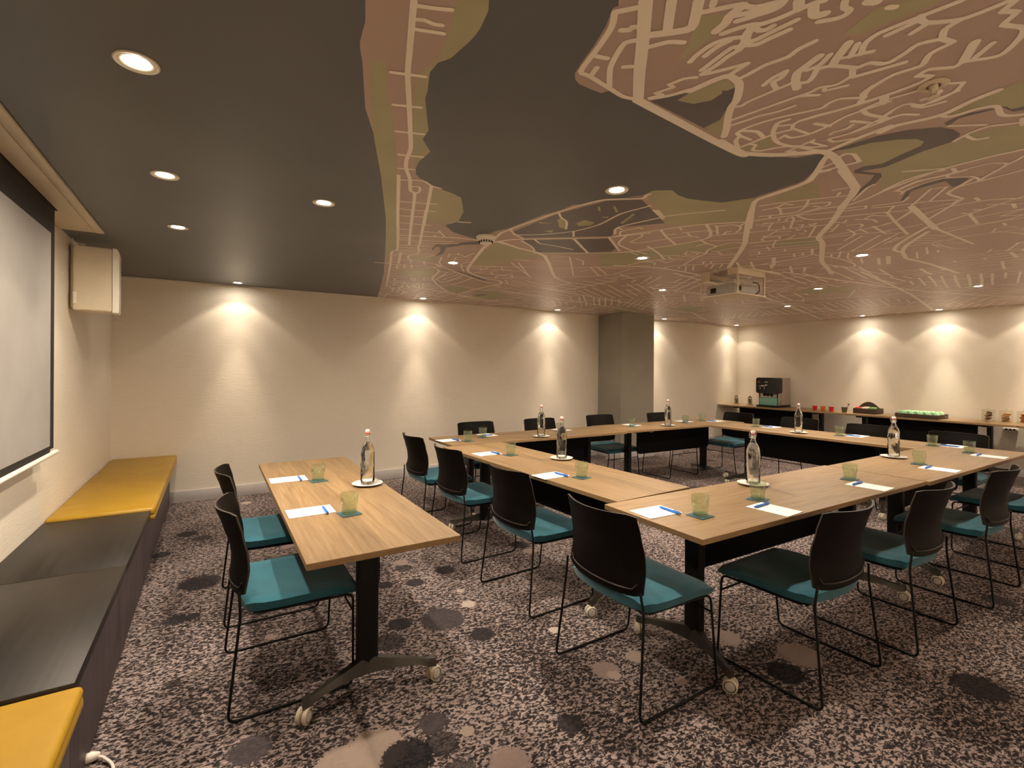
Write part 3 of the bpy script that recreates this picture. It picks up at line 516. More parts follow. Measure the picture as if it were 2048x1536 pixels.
def base(name, dims, label):
    slab(name, dims, 'skirting', label, 'skirting', 0.002)
SK = 0.125
base('baseboard_back', (XL, PX0 - 0.012, YB - 0.012, YB, 0, SK), 'lilac grey skirting below the long scalloped wall')
base('baseboard_pillar', (PX0 - 0.012, PX1 + 0.012, PY0 - 0.012, YB, 0, SK), 'pale skirting wrapped around the grey pillar')
base('baseboard_corner', (PX1 + 0.012, XR, YB - 0.012, YB, 0, SK), 'skirting between the pillar and the counter corner')
base('baseboard_right', (XR - 0.012, XR, YF, YB - 0.012, 0, SK), 'grey skirting below the coffee counter')
def trim(name, dims, label):
    slab(name, dims, 'wall', label, 'trim', 0.002)
trim('trim_1', (XL, PX0, YB - 0.016, YB, ZC - 0.020, ZC), 'thin cream edge strip where scalloped wall meets the ceiling')
trim('trim_2', (PX1, XR, YB - 0.016, YB, ZC - 0.020, ZC), 'short cream edge strip above the counter corner')
trim('trim_3', (XR - 0.016, XR, YF, YB - 0.016, ZC - 0.020, ZC), 'cream edge strip above the coffee counter wall')

# ------------------------------------------------------------------ the printed map on the ceiling
def unpack(txt):
    out = []
    for seg in txt.split('/'):
        v = [int(t) / 1000.0 for t in seg.split()]
        if len(v) >= 4: out.append(list(zip(v[::2], v[1::2])))
    return out

def flat_polys(name, polys, z, mat):
    bm = bmesh.new()
    for k, p in enumerate(polys):
        q = [Vector((x, y, z - k * 1.2e-5)) for x, y in p]
        vs = [bm.verts.new(v) for v in q]
        for t in tessellate_polygon([q]):
            try: bm.faces.new([vs[i] for i in t])
            except ValueError: pass
    for f in bm.faces:
        f.normal_update()
        if f.normal.z > 0: f.normal_flip()
    me = bpy.data.meshes.new(name); bm.to_mesh(me); bm.free(); me.materials.append(MAT[mat])
    return link(name, me, ceiling)

def smooth_line(p):
    if len(p) < 3: return p
    out = [p[0]]
    for i in range(len(p) - 1):
        a, b, c, d = p[max(i - 1, 0)], p[i], p[i + 1], p[min(i + 2, len(p) - 1)]
        for t in (0.33, 0.67, 1.0):
            def cr(k):
                m0, m1 = (c[k] - a[k]) * 0.38, (d[k] - b[k]) * 0.38
                t2, t3 = t * t, t * t * t
                return (2 * t3 - 3 * t2 + 1) * b[k] + (t3 - 2 * t2 + t) * m0 + (-2 * t3 + 3 * t2) * c[k] + (t3 - t2) * m1
            out.append((cr(0), cr(1)))
    return out

LEVELS = {}
def level(p, w):
    # lowest free layer along the street, so that crossing streets never share a plane
    cells = set()
    for a, b in zip(p, p[1:]):
        n = max(1, int(math.hypot(b[0] - a[0], b[1] - a[1]) / 0.02))
        for i in range(n + 1):
            x, y = a[0] + (b[0] - a[0]) * i / n, a[1] + (b[1] - a[1]) * i / n
            for dx in (-w, w):
                for dy in (-w, w): cells.add((int((x + dx) / 0.05), int((y + dy) / 0.05)))
    used = set().union(*(LEVELS.get(c, ()) for c in cells))
    k = 0
    while k in used: k += 1
    for c in cells: LEVELS.setdefault(c, set()).add(k)
    return k
def ribbon(V, F, p, w, z, cap=True):
    z -= level(p, w) * 3e-5
    h = w / 2
    p = [Vector(q) for q in p]
    L, Rr = [], []
    for i, q in enumerate(p):
        a = (q - p[i - 1]).normalized() if i else None
        b = (p[i + 1] - q).normalized() if i < len(p) - 1 else None
        d = (a or b) if (a is None or b is None) else (a + b)
        if d.length < 1e-6: d = b
        d = d.normalized()
        n = Vector((-d.y, d.x))
        k = 1.0
        if a is not None and b is not None:
            k = 1.0 / max(0.55, abs(n.dot(Vector((-a.y, a.x)))))
        L.append(q + n * h * k); Rr.append(q - n * h * k)
    n0 = len(V)
    for l, r in zip(L, Rr):
        V.append((l.x, l.y, z)); V.append((r.x, r.y, z))
    for i in range(len(p) - 1):
        F.append((n0 + 2 * i, n0 + 2 * i + 2, n0 + 2 * i + 3, n0 + 2 * i + 1))
    if cap:
        for e, o in ((0, p[0] - p[1]), (len(p) - 1, p[-1] - p[-2])):
            d = o.normalized(); n = Vector((-d.y, d.x)); m0 = len(V)
            for k in range(5):
                a = -math.pi / 2 + math.pi * k / 4
                v = p[e] + (d * math.cos(a) + n * math.sin(a)) * h
                V.append((v.x, v.y, z))
            F.append(tuple(range(m0, m0 + 5)))

coastA, coastB = unpack(MAP_COAST_A)[0], unpack(MAP_COAST_B)[0]
LAND = ([(0.0, YF), (0.22, 0.3)] + coastA + [(1.83, YB), (XR, YB), (XR, YF), (0.95, YF), (0.80, 0.3)] + coastB[::-1] + [(0.50, 0.3), (0.30, YF)])
flat_polys('map_land', [LAND], ZC - 0.0003, 'land')
GREEN, POND, ISLET = unpack(MAP_GREEN), unpack(MAP_WATER), unpack(MAP_ISLET)
flat_polys('map_parks', GREEN, ZC - 0.0005, 'green')
flat_polys('map_ponds', POND, ZC - 0.0009, 'pond')
flat_polys('map_islets', ISLET, ZC - 0.0012, 'green')

def inside(poly, x, y):
    c = False
    j = len(poly) - 1
    for i in range(len(poly)):
        xi, yi = poly[i]; xj, yj = poly[j]
        if (yi > y) != (yj > y) and x < (xj - xi) * (y - yi) / (yj - yi) + xi: c = not c
        j = i
    return c

FILL = unpack(MAP_FILL)[0]
FA = sorted((math.atan2(x, y), math.hypot(x, y)) for x, y in FILL)
def fill_ok(x, y):
    if not (XL < x < XR - 0.01 and y < YB - 0.01): return False
    a, r = math.atan2(x, y), math.hypot(x, y)
    if a < FA[0][0]: lim = FA[0][1]
    elif a > FA[-1][0]: lim = FA[-1][1]
    else:
        for (a0, r0), (a1, r1) in zip(FA, FA[1:]):
            if a0 <= a <= a1: lim = r0 + (r1 - r0) * (a - a0) / max(a1 - a0, 1e-6); break
    if r < lim or not inside(LAND, x, y): return False
    return not any(inside(g, x, y) for g in BOXED if g[0][0] - 9 < x)
BOXED = GREEN + POND

V, F = [], []
ROADW = {'t': 0.0125, 's': 0.0145, 'm': 0.0185, 'l': 0.027, 'h': 0.037}
ZR = ZC - 0.0015
for cls, txt in MAP_ROADS.items():
    for p in unpack(txt):
        cuts = [0]
        for i in range(1, len(p) - 1):
            a, b = Vector(p[i]) - Vector(p[i - 1]), Vector(p[i + 1]) - Vector(p[i])
            if a.length > 1e-6 and b.length > 1e-6 and a.normalized().dot(b.normalized()) < 0.25: cuts.append(i)
        cuts.append(len(p) - 1)
        for c0, c1 in zip(cuts, cuts[1:]):
            ribbon(V, F, smooth_line(p[c0:c1 + 1]), ROADW[cls] * (1.0 + 0.16 * min(2.5, max(0.0, p[c0][1] + 0.5 * p[c0][0] - 3.2))), ZR)
# districts of finer streets further off: each has its own grid direction
rnd = random.Random(11)
seeds = []
gy = -1.8
while gy < YB:
    gx = 0.9
    while gx < XR:
        seeds.append((gx + rnd.uniform(-0.3, 0.3), gy + rnd.uniform(-0.3, 0.3), rnd.choice((8, 15, 30, 55, 75, 100, 120, 160)) + rnd.uniform(-8, 8), rnd.uniform(0.085, 0.125), rnd.uniform(0.15, 0.32)))
        gx += 0.85
    gy += 0.85
def nearest(x, y):
    return min(range(len(seeds)), key=lambda i: (seeds[i][0] - x) ** 2 + (seeds[i][1] - y) ** 2)
for si, (sx, sy, ang, sp, cr) in enumerate(seeds):
    ca, sa = math.cos(R(ang)), math.sin(R(ang))
    for direction in (0, 1):
        step = sp if direction == 0 else cr
        o = -0.8 + rnd.uniform(0, step)
        while o < 0.8:
            run = []
            t = -0.8
            cut = (rnd.uniform(-0.8, 0.2), rnd.uniform(-0.1, 0.8)) if (direction == 1 or rnd.random() < 0.35) else (-0.8, 0.8)
            bend = rnd.uniform(-0.05, 0.05)
            while t <= 0.8:
                u, v = t, o + bend * t * t
                if direction: u, v = v, u
                x, y = sx + ca * u - sa * v, sy + sa * u + ca * v
                if cut[0] <= t <= cut[1] and fill_ok(x, y) and nearest(x, y) == si: run.append((x, y))
                else:
                    if len(run) > 1: ribbon(V, F, run if len(run) < 3 else [run[0], run[len(run) // 2], run[-1]], rnd.choice((0.018, 0.021, 0.025)), ZR, False)
                    run = []
                t += 0.04
            if len(run) > 1: ribbon(V, F, [run[0], run[len(run) // 2], run[-1]], 0.020, ZR, False)
            o += step * rnd.uniform(0.8, 1.25)
# wider avenues between districts
for a, b in (((1.9, 5.3), (4.6, 6.3)), ((2.9, 5.0), (7.5, 6.2)), ((3.2, 4.6), (9.4, 5.4)), ((4.1, 3.9), (9.4, 3.7)), ((3.8, 3.2), (9.4, 4.6)), ((4.6, 2.6), (9.4, 1.6)), ((5.2, 2.2), (9.4, 3.0)), ((5.6, 5.4), (7.4, 2.0)), ((7.2, 6.2), (8.6, 2.4)), ((3.4, 6.2), (5.6, 3.6)), ((6.6, 5.2), (9.4, 6.2))):
    m = ((a[0] + b[0]) / 2 + rnd.uniform(-.25, .25), (a[1] + b[1]) / 2 + rnd.uniform(-.25, .25))
    pts = [q for q in smooth_line([a, m, b]) if inside(LAND, *q)]
    if len(pts) > 1: ribbon(V, F, pts, 0.034, ZR)
rm = bpy.data.meshes.new('map_streets')
rm.from_pydata(V, [], F)
bm = bmesh.new(); bm.from_mesh(rm)
for f in bm.faces:
    f.normal_update()
    if f.normal.z > 0: f.normal_flip()
bm.to_mesh(rm); bm.free()
rm.materials.append(MAT['road'])
streets = link('map_streets', rm, ceiling)
streets['kind'] = 'stuff'

# ------------------------------------------------------------------ ceiling downlights
bm = bmesh.new(); lathe(bm, [(0.036, 0.004), (0.038, -0.002), (0.044, -0.004), (0.046, -0.004), (0.056, -0.006), (0.060, -0.004), (0.060, -0.0005)], 32)
RING = mesh_of(bm, 'lamp_ring', 'lamp_ring', 30)
bm = bmesh.new(); lathe(bm, [(0.0, -0.0015), (0.028, -0.002), (0.0365, -0.0008)], 24)
LENS = mesh_of(bm, 'lamp_lens', 'lamp', 60)
def downlight(x, y, label, group, mix=ROOM_MIX):
    t = thing('ceiling_downlight', label, 'downlight', (x, y, ZC), 0, group)
    link('trim_ring', RING, t); link('lens', LENS, t)
    for nm, pw, size, blend, rad in (('downlight_beam', mix[0], 108, 0.22, 0.03), ('downlight_mid', mix[1], 74, 1.0, 0.03), ('downlight_core', mix[2], 40, 1.0, 0.03), ('downlight_spill', mix[3], 174, 1.0, 0.035)):
        ld = bpy.data.lights.new(nm, 'SPOT')
        ld.energy = LAMP_W * pw; ld.color = LAMP_COL
        ld.spot_size = R(size); ld.spot_blend = blend; ld.shadow_soft_size = rad
        lo = bpy.data.objects.new(nm, ld); COL.objects.link(lo)
        lo.location = (0, 0, -0.012); lo.parent = t
ORD = ['first', 'second', 'third', 'fourth', 'fifth']
G = 'recessed round ceiling downlights'
for ri, (y, xs, say) in enumerate(((1.885, (-0.205, 1.79, 4.47, 7.13), 'nearest row'), (2.915, (-0.205, 0.53, 3.06, 5.87), 'second row back'), (3.945, (-0.205, 1.80, 4.48, 7.10), 'third row back'))):
    for k, x in enumerate(xs):
        downlight(x, y, f'lit round downlight in the {say}, {ORD[k]} from the projection screen wall', G, SCREEN_MIX if x < 0 else ROOM_MIX)
for k, x in enumerate((0.225, 2.375, 4.60, 7.03, 9.20)):
    downlight(x, 6.15, f'added unseen fill downlight, {ORD[k]} from the speaker along the back wall', 'wall washing downlights', WASH_MIX)
for k, y in enumerate((3.93, 2.91, 1.89, 0.87)):
    downlight(9.34, y, f'added unseen fill downlight, {ORD[k]} from the coffee machine above the counter', 'wall washing downlights', COUNTER_MIX)
for k, x in enumerate((0.225, 2.375, 4.60, 7.03, 9.20)):  # fill lamps added out of view to brighten the ceiling and room
    downlight(x, YF + 0.23, f'added unseen fill downlight, {ORD[k]} from the bench along the front wall', 'wall washing downlights', FRONT_FILL_MIX)

# ------------------------------------------------------------------ other ceiling fittings
t = thing('smoke_detector', 'white smoke detector on the map coastline of the ceiling', 'smoke detector', (1.641, 3.04, ZC))
bm = bmesh.new(); lathe(bm, [(0.0, -0.001), (0.070, -0.001), (0.070, -0.012), (0.062, -0.022), (0.060, -0.024), (0.0, -0.024)], 28); link('mounting_base', mesh_of(bm, 'm', 'white', 35), t)
bm = bmesh.new(); lathe(bm, [(0.0, -0.024), (0.054, -0.024), (0.050, -0.034), (0.042, -0.050), (0.030, -0.056), (0.0, -0.057)], 28); link('sensor_dome', mesh_of(bm, 'm', 'white', 35), t)
for k in range(16):
    a = 2 * math.pi * k / 16
    bm = bmesh.new(); box(bm, 0.0445, 0.0505, -0.004, 0.004, -0.047, -0.033)
    link('slot', mesh_of(bm, 'm', 'slot'), t, rot=(0, 0, a))
for (x, y, lab) in ((2.002, 0.641, 'brass sprinkler head in a white ring near the map river'), (3.94, 3.71, 'small sprinkler head between downlights near the projector')):
    t = thing('ceiling_sprinkler', lab, 'sprinkler', (x, y, ZC))
    bm = bmesh.new(); lathe(bm, [(0.018, -0.0005), (0.040, -0.001), (0.042, -0.006), (0.034, -0.010), (0.020, -0.008)], 24); link('escutcheon', mesh_of(bm, 'm', 'cream_metal', 35), t)
    bm = bmesh.new(); lathe(bm, [(0.012, -0.002), (0.012, -0.020), (0.007, -0.022), (0.005, -0.034)], 14)
    tube(bm, [(0.010, 0, -0.02), (0.013, 0, -0.03), (0.004, 0, -0.042)], 0.002, 6); tube(bm, [(-0.010, 0, -0.02), (-0.013, 0, -0.03), (-0.004, 0, -0.042)], 0.002, 6)
    link('body', mesh_of(bm, 'm', 'cream_metal', 35), t)
    bm = bmesh.new(); lathe(bm, [(0.0, -0.042), (0.016, -0.043), (0.016, -0.045), (0.0, -0.046)], 14); link('deflector', mesh_of(bm, 'm', 'cream_metal', 35), t)

# projector in its ceiling lift
t = thing('ceiling_projector', 'silver projector in a cream lift cage hanging below the ceiling', 'projector', (4.245, 2.885, ZC))
CX, CY = 0.205, 0.19
bm = bmesh.new()
for dims in ((-CX - 0.02, CX + 0.30, -CY - 0.02, -CY + 0.012), (-CX - 0.02, CX + 0.30, CY - 0.012, CY + 0.02), (-CX - 0.02, -CX + 0.012, -CY + 0.012, CY - 0.012), (CX + 0.27, CX + 0.30, -CY + 0.012, CY - 0.012)):
    box(bm, *dims, -0.006, -0.0005)
link('ceiling_flange', mesh_of(bm, 'm', 'cream_metal'), t)
for i, (x, y) in enumerate(((-CX, -CY), (CX, -CY), (-CX, CY), (CX, CY))):
    link('post', box_mesh('m', (x - 0.007, x + 0.007, y - 0.007, y + 0.007, -0.232, -0.006), 'cream_metal', 0.002), t)
for y in (-CY, CY): link('side_rail', box_mesh('m', (-CX + 0.007, CX - 0.007, y - 0.005, y + 0.005, -0.060, -0.006), 'cream_metal', 0.001), t)
link('front_plate', box_mesh('m', (-CX - 0.004, -CX + 0.004, -CY + 0.007, -CY + 0.10, -0.058, -0.006), 'cream_metal'), t)
link('front_plate', box_mesh('m', (-CX - 0.004, -CX + 0.004, CY - 0.09, CY - 0.007, -0.085, -0.006), 'cream_metal'), t)
link('scissor_bar', box_mesh('m', (-CX + 0.02, CX - 0.02, -0.12, -0.10, -0.085, -0.070), 'steel'), t)
link('scissor_bar', box_mesh('m', (-CX + 0.02, CX - 0.02, 0.10, 0.12, -0.085, -0.070), 'steel'), t)
link('hanger', box_mesh('m', (-0.05, 0.05, -0.05, 0.05, -0.125, -0.070), 'white', 0.004), t)
link('bottom_plate', box_mesh('m', (-CX - 0.015, CX + 0.02, -CY - 0.01, CY + 0.01, -0.240, -0.232), 'cream_metal', 0.001), t)
bm = bmesh.new()
prism(bm, [(u * 1.0, v) for u, v in rrect(0.30, 0.098, 0.030, 5)], 0.34, lambda u, v, w: (-0.185 + w, u, -0.180 + v))
pb = link('projector_body', mesh_of(bm, 'm', 'silver', 30), t)
link('lens_window', box_mesh('m', (-0.190, -0.1855, 0.045, 0.105, -0.206, -0.158), 'gloss_black', 0.002), pb)
for k in range(5):
    link('vent_slat', box_mesh('m', (-0.165 + k * 0.016, -0.157 + k * 0.016, -0.1535, -0.1485, -0.200, -0.158), 'slot'), pb)
bm = bmesh.new(); tube(bm, fillet([(0.12, -0.13, -0.10), (0.17, -0.16, -0.11), (0.175, -0.165, -0.19), (0.13, -0.155, -0.215)], 0.03), 0.004, 6); link('cable', mesh_of(bm, 'm', 'black_metal', 50), t)

# ------------------------------------------------------------------ projection screen and loudspeaker
t = thing('projection_screen', 'pull-down white projection screen with black border on the left wall', 'screen', (-0.80, 2.4, 0))
link('housing_panel', box_mesh('m', (-0.080, 0.103, -3.2, 1.965, 2.386, 2.3985), 'cream_metal', 0.002), t)
link('housing_edge', box_mesh('m', (0.106, 0.152, -3.2, 1.965, 2.384, 2.3985), 'cream_metal', 0.002), t)
link('fabric', box_mesh('m', (-0.002, 0.0, -1.2, 1.385, 1.005, 2.232), 'screen'), t)
link('top_band', box_mesh('m', (-0.0025, 0.0006, -1.28, 1.455, 2.232, 2.386), 'screen_black'), t)
for y0, y1 in ((-1.28, -1.2), (1.385, 1.455)):
    link('side_border', box_mesh('m', (-0.0025, 0.0006, y0, y1, 0.985, 2.232), 'screen_black'), t)
link('bottom_band', box_mesh('m', (-0.0025, 0.0006, -1.2, 1.385, 0.965, 1.005), 'screen_black'), t)
bm = bmesh.new(); lathe(bm, [(0, -1.31), (0.012, -1.31), (0.014, -1.29), (0.014, 1.50), (0.012, 1.52), (0, 1.52)], 14, c=(-0.001, 0, 0.955), axis='Y'); link('weight_bar', mesh_of(bm, 'm', 'white', 40), t)
link('slot', box_mesh('m', (-0.012, 0.012, -1.29, 1.475, 2.3855, 2.3862), 'slot'), t)

t = thing('wall_loudspeaker', 'cream loudspeaker box mounted high on the wall beside the screen', 'loudspeaker', (XL, 4.70, 1.87), R(4))
bm = bmesh.new()
prism(bm, [(0.022, 0.0), (0.24, 0.0), (0.24, 0.465), (0.037, 0.465), (0.022, 0.45)], 0.19, lambda u, v, w: (u, w - 0.10, v))
bmesh.ops.bevel(bm, geom=list(bm.edges), offset=0.006, segments=2, affect='EDGES')
link('cabinet', mesh_of(bm, 'm', 'cream_metal', 35), t)
bm = bmesh.new()
prism(bm, [(0.243, -0.006), (0.276, -0.006), (0.282, 0.002), (0.282, 0.44), (0.27, 0.465), (0.243, 0.47)], 0.194, lambda u, v, w: (u, w - 0.102, v))
link('grille', mesh_of(bm, 'm', 'white', 35), t)
link('wall_bracket', box_mesh('m', (0.004, 0.021, -0.05, 0.06, 0.02, 0.47), 'cream_metal', 0.004), t)
link('bracket_foot', box_mesh('m', (0.024, 0.045, -0.110, -0.101, 0.045, 0.13), 'white', 0.003), t)
bm = bmesh.new(); tube(bm, fillet([(0.012, -0.02, 0.53), (0.02, -0.06, 0.50), (0.05, -0.09, 0.478), (0.09, -0.09, 0.474)], 0.03), 0.004, 6); link('cable', mesh_of(bm, 'm', 'cable', 50), t)
bm = bmesh.new(); lathe(bm, [(0, -0.010), (0.006, -0.009), (0.008, -0.001), (0.008, 0.0)], 10, c=(0.15, -0.06, 0)); link('tilt_screw', mesh_of(bm, 'm', 'cream_metal', 40), t)

# ------------------------------------------------------------------ wall bench
t = thing('wall_bench', 'long low bench with dark wood base along the left wall', 'bench', (XL, 0, 0))
BF = 0.495
link('carcass', box_mesh('m', (0.003, BF - 0.02, -1.9, YB - 0.015, 0.002, 0.46), 'wenge_face'), t)
ys = [-1.9, 0.0, 2.10, 4.05, YB - 0.015]
for a, b in zip(ys, ys[1:]):
    link('front_panel', box_mesh('m', (BF - 0.019, BF, a + 0.002, b - 0.002, 0.004, 0.462), 'wenge_face', 0.001), t)
for a, b in ((1.952, 2.988), (2.992, 4.045)):
    link('top_board', box_mesh('m', (0.003, BF + 0.038, a, b, 0.463, 0.503), 'wenge', 0.002), t)
bm = bmesh.new(); box(bm, 0.004, BF + 0.062, 4.05, YB - 0.004, 0.463, 0.522, 0.022, 4); c1 = link('seat_cushion', mesh_of(bm, 'm', 'mustard', 60), t)
bm = bmesh.new(); box(bm, BF + 0.003, BF + 0.062, 4.052, YB - 0.006, 0.435, 0.470, 0.012, 3); link('front_welt', mesh_of(bm, 'm', 'mustard', 60), c1)
bm = bmesh.new(); box(bm, 0.004, BF + 0.062, -1.9, 1.946, 0.463, 0.497, 0.026, 4); c2 = link('seat_cushion', mesh_of(bm, 'm', 'mustard', 60), t)
bm = bmesh.new(); box(bm, BF + 0.003, BF + 0.062, -1.9, 1.944, 0.425, 0.470, 0.014, 3); link('front_welt', mesh_of(bm, 'm', 'mustard', 60), c2)
bm = bmesh.new(); tube(bm, fillet([(-0.395, 2.345, 0.016), (-0.35, 2.34, 0.016), (-0.30, 2.27, 0.010), (-0.30, 2.05, 0.007), (-0.36, 1.6, 0.007), (-0.34, 0.9, 0.007)], 0.06), 0.0055, 8)
cb = thing('power_cable', 'white power cable with a plug on the carpet beside the bench', 'cable', (0, 0, 0))
link('lead', mesh_of(bm, 'm', 'cable', 50), cb)
bm = bmesh.new(); lathe(bm, [(0, -0.030), (0.012, -0.030), (0.017, -0.026), (0.017, 0.012), (0.011, 0.030), (0.006, 0.034), (0, 0.034)], 14, axis='X', c=(-0.386, 2.345, 0.019)); link('plug', mesh_of(bm, 'm', 'cable', 35), cb)

# ------------------------------------------------------------------ chairs
def lerp_tab(tab, z):
    if z <= tab[0][0]: return tab[0][1]
    for (a, va), (b, vb) in zip(tab, tab[1:]):
        if z <= b:
            k = (z - a) / (b - a); k = k * k * (3 - 2 * k) * 0.5 + k * 0.5
            return va + (vb - va) * k
    return tab[-1][1]
EDGE_X = [(0.43, 0.050), (0.50, 0.070), (0.60, 0.086), (0.66, 0.082), (0.75, 0.062), (0.848, 0.036)]
SAG = [(0.43, 0.035), (0.6, 0.055), (0.848, 0.075)]
HALF = [(0.43, 0.225), (0.50, 0.243), (0.66, 0.240), (0.75, 0.234), (0.848, 0.229)]
def shell_pt(s, z):
    hw = lerp_tab(HALF, z)
    return lerp_tab(EDGE_X, z) - lerp_tab(SAG, z) * (1 - s * s), s * hw
def chair_meshes():
    D = {}
    # backrest shell
    bm = bmesh.new()
    NS, NZ, TH = 14, 14, 0.009
    fr, bk = [], []
    for j in range(NZ + 1):
        t = j / NZ
        ra, rb = [], []
        for i in range(NS + 1):
            s = -1 + 2 * i / NS
            zb = 0.482 + 0.022 * s ** 6
            zt = 0.846 - 0.004 * (1 - s * s) - 0.010 * abs(s) ** 14
            z = zb + (zt - zb) * t
            x, y = shell_pt(s, z)
            sag = lerp_tab(SAG, z); hw = lerp_tab(HALF, z)
            nx, ny = 1.0, -2 * s * sag / hw
            l = math.hypot(nx, ny)
            ra.append(bm.verts.new((x, y, z)))
            rb.append(bm.verts.new((x - TH * nx / l, y - TH * ny / l, z)))
        fr.append(ra); bk.append(rb)
    for j in range(NZ):
        for i in range(NS):
            bm.faces.new((fr[j][i], fr[j][i + 1], fr[j + 1][i + 1], fr[j + 1][i]))
            bm.faces.new((bk[j][i + 1], bk[j][i], bk[j + 1][i], bk[j + 1][i + 1]))
    for j in range(NZ):
        bm.faces.new((fr[j][0], fr[j + 1][0], bk[j + 1][0], bk[j][0])).material_index = 1
        bm.faces.new((fr[j + 1][NS], fr[j][NS], bk[j][NS], bk[j + 1][NS])).material_index = 1
    for i in range(NS):
        bm.faces.new((fr[0][i + 1], fr[0][i], bk[0][i], bk[0][i + 1])).material_index = 1
        bm.faces.new((fr[NZ][i], fr[NZ][i + 1], bk[NZ][i + 1], bk[NZ][i])).material_index = 1
    D['backrest'] = mesh_of(bm, 'chair_backrest', ['ply', 'ply_edge'], 45)
    # moulded rib low on the back face
    bm = bmesh.new()
    pts = []
    for i in range(25):
        s = -0.90 + 1.80 * i / 24
        z = 0.510 + 0.020 * s ** 4
        if abs(s) > 0.84: z += 0.02
        x, y = shell_pt(s, z)
        pts.append((x - TH - 0.003, y, z))
    tube(bm, pts, 0.0042, 6)
    D['back_rib'] = mesh_of(bm, 'chair_back_rib', 'ply_edge', 60)
    # seat pad
    bm = bmesh.new()
    NX, NY = 14, 12
    def sy(x): return 0.262 - 0.018 * max(0.0, (0.2 - x) / 0.2)
    top, bot = [], []
    for i in range(NX + 1):
        rt, rb = [], []
        for j in range(NY + 1):
            v = -1 + 2 * j / NY
            xr = 0.068 - 0.036 * (1 - v * v)
            x = xr + (0.535 - xr) * i / NX
            e = max(abs(v), abs(2 * i / NX - 1)) 
            edge = 0.014 * max(0.0, (abs(v) - 0.8) / 0.2) ** 2 + 0.012 * max(0.0, (abs(2 * i / NX - 1) - 0.86) / 0.14) ** 2
            dish = -0.012 * (1 - v * v) * math.sin(math.pi * i / NX)
            drop = 0.022 * max(0.0, (x - 0.40) / 0.135) ** 2
            hw = sy(x)
            if i in (0, NX): hw -= 0.014
            rise = 0.014 * max(0.0, (0.14 - x) / 0.08)
            rt.append(bm.verts.new((x, v * hw, 0.470 - edge + dish - drop + rise)))
            rb.append(bm.verts.new((x + (0.012 if i == 0 else 0), v * (hw - 0.012), 0.418 - drop * 0.6 + rise * 0.4)))
        top.append(rt); bot.append(rb)
    for i in range(NX):
        for j in range(NY):
            bm.faces.new((top[i][j], top[i + 1][j], top[i + 1][j + 1], top[i][j + 1]))
            bm.faces.new((bot[i + 1][j], bot[i][j], bot[i][j + 1], bot[i + 1][j + 1]))
        bm.faces.new((top[i + 1][0], top[i][0], bot[i][0], bot[i + 1][0]))
        bm.faces.new((top[i][NY], top[i + 1][NY], bot[i + 1][NY], bot[i][NY]))
    for j in range(NY):
        bm.faces.new((top[0][j], top[0][j + 1], bot[0][j + 1], bot[0][j]))
        bm.faces.new((top[NX][j + 1], top[NX][j], bot[NX][j], bot[NX][j + 1]))
    D['seat'] = mesh_of(bm, 'chair_seat', 'teal', 60)
    bm = bmesh.new(); box(bm, 0.10, 0.49, -0.215, 0.215, 0.398, 0.4115, 0.004)
    D['seat_pan'] = mesh_of(bm, 'chair_seat_pan', 'black_metal', 40)
    for sgn, nm in ((-1, 'n'), (1, 'p')):
        bm = bmesh.new()
        path = [(0.045, sgn * 0.246, 0.520), (0.050, sgn * 0.262, 0.43), (0.003, sgn * 0.286, 0.0062), (0.505, sgn * 0.286, 0.0062), (0.515, sgn * 0.240, 0.402), (0.12, sgn * 0.226, 0.404)]
        tube(bm, fillet(path, 0.035, 5), 0.0058, 8)
        D['sled' + nm] = mesh_of(bm, 'chair_sled_frame', 'black_metal', 60)
    bm = bmesh.new(); tube(bm, [(0.5125, -0.250, 0.325), (0.5125, 0.250, 0.325)], 0.0052, 8)
    D['bar'] = mesh_of(bm, 'chair_cross_bar', 'black_metal', 60)
    return D
CH = chair_meshes()
def chair(x, y, rz, label, group='black teal-seated meeting chairs'):
    t = thing('meeting_chair', label, 'chair', (x, y, 0), R(rz), group)
    b = link('backrest', CH['backrest'], t); link('rib', CH['back_rib'], b)
    link('seat', CH['seat'], t); link('seat_pan', CH['seat_pan'], t)
    link('sled_leg', CH['sledn'], t); link('sled_leg', CH['sledp'], t); link('cross_bar', CH['bar'], t)
    return t
CHL = 'black chair with teal seat'
chair(0.052, 2.588, 0, f'{CHL} at the separate oak table, the nearer of two')
chair(0.052, 3.445, 0, f'{CHL} at the separate oak table, the farther of two')
AI = 'facing the aisle side of the table square'
for k, (x, y, a) in enumerate(((1.493, 1.712, 0), (1.565, 2.655, 2), (1.565, 3.585, 3), (1.570, 4.385, 2))):
    chair(x, y, a, f'{CHL}, {ORD[k]} from near corner on the aisle side')
for k, (x, y, a) in enumerate(((2.505, 1.076, 91), (3.346, 1.030, 91), (4.363, 0.998, 91), (5.40, 1.00, 90))):
    chair(x, y, a, f'{CHL}, {ORD[k]} from near corner on the near side')
for k, (x, y, a) in enumerate(((2.62, 5.115, -90), (3.51, 5.095, -90), (4.52, 5.105, -92), (5.50, 4.955, -90))):
    chair(x, y, a, f'{CHL}, {ORD[k]} from speaker corner on the wall side')
for k, (x, y, a) in enumerate(((6.53, 4.34, 180), (6.53, 3.47, 182), (6.34, 2.63, 178), (6.385, 1.84, 180))):
    chair(x + (0.12 if k == 2 else 0.05), y, a, f'{CHL}, {ORD[k]} from the pillar on the counter side')

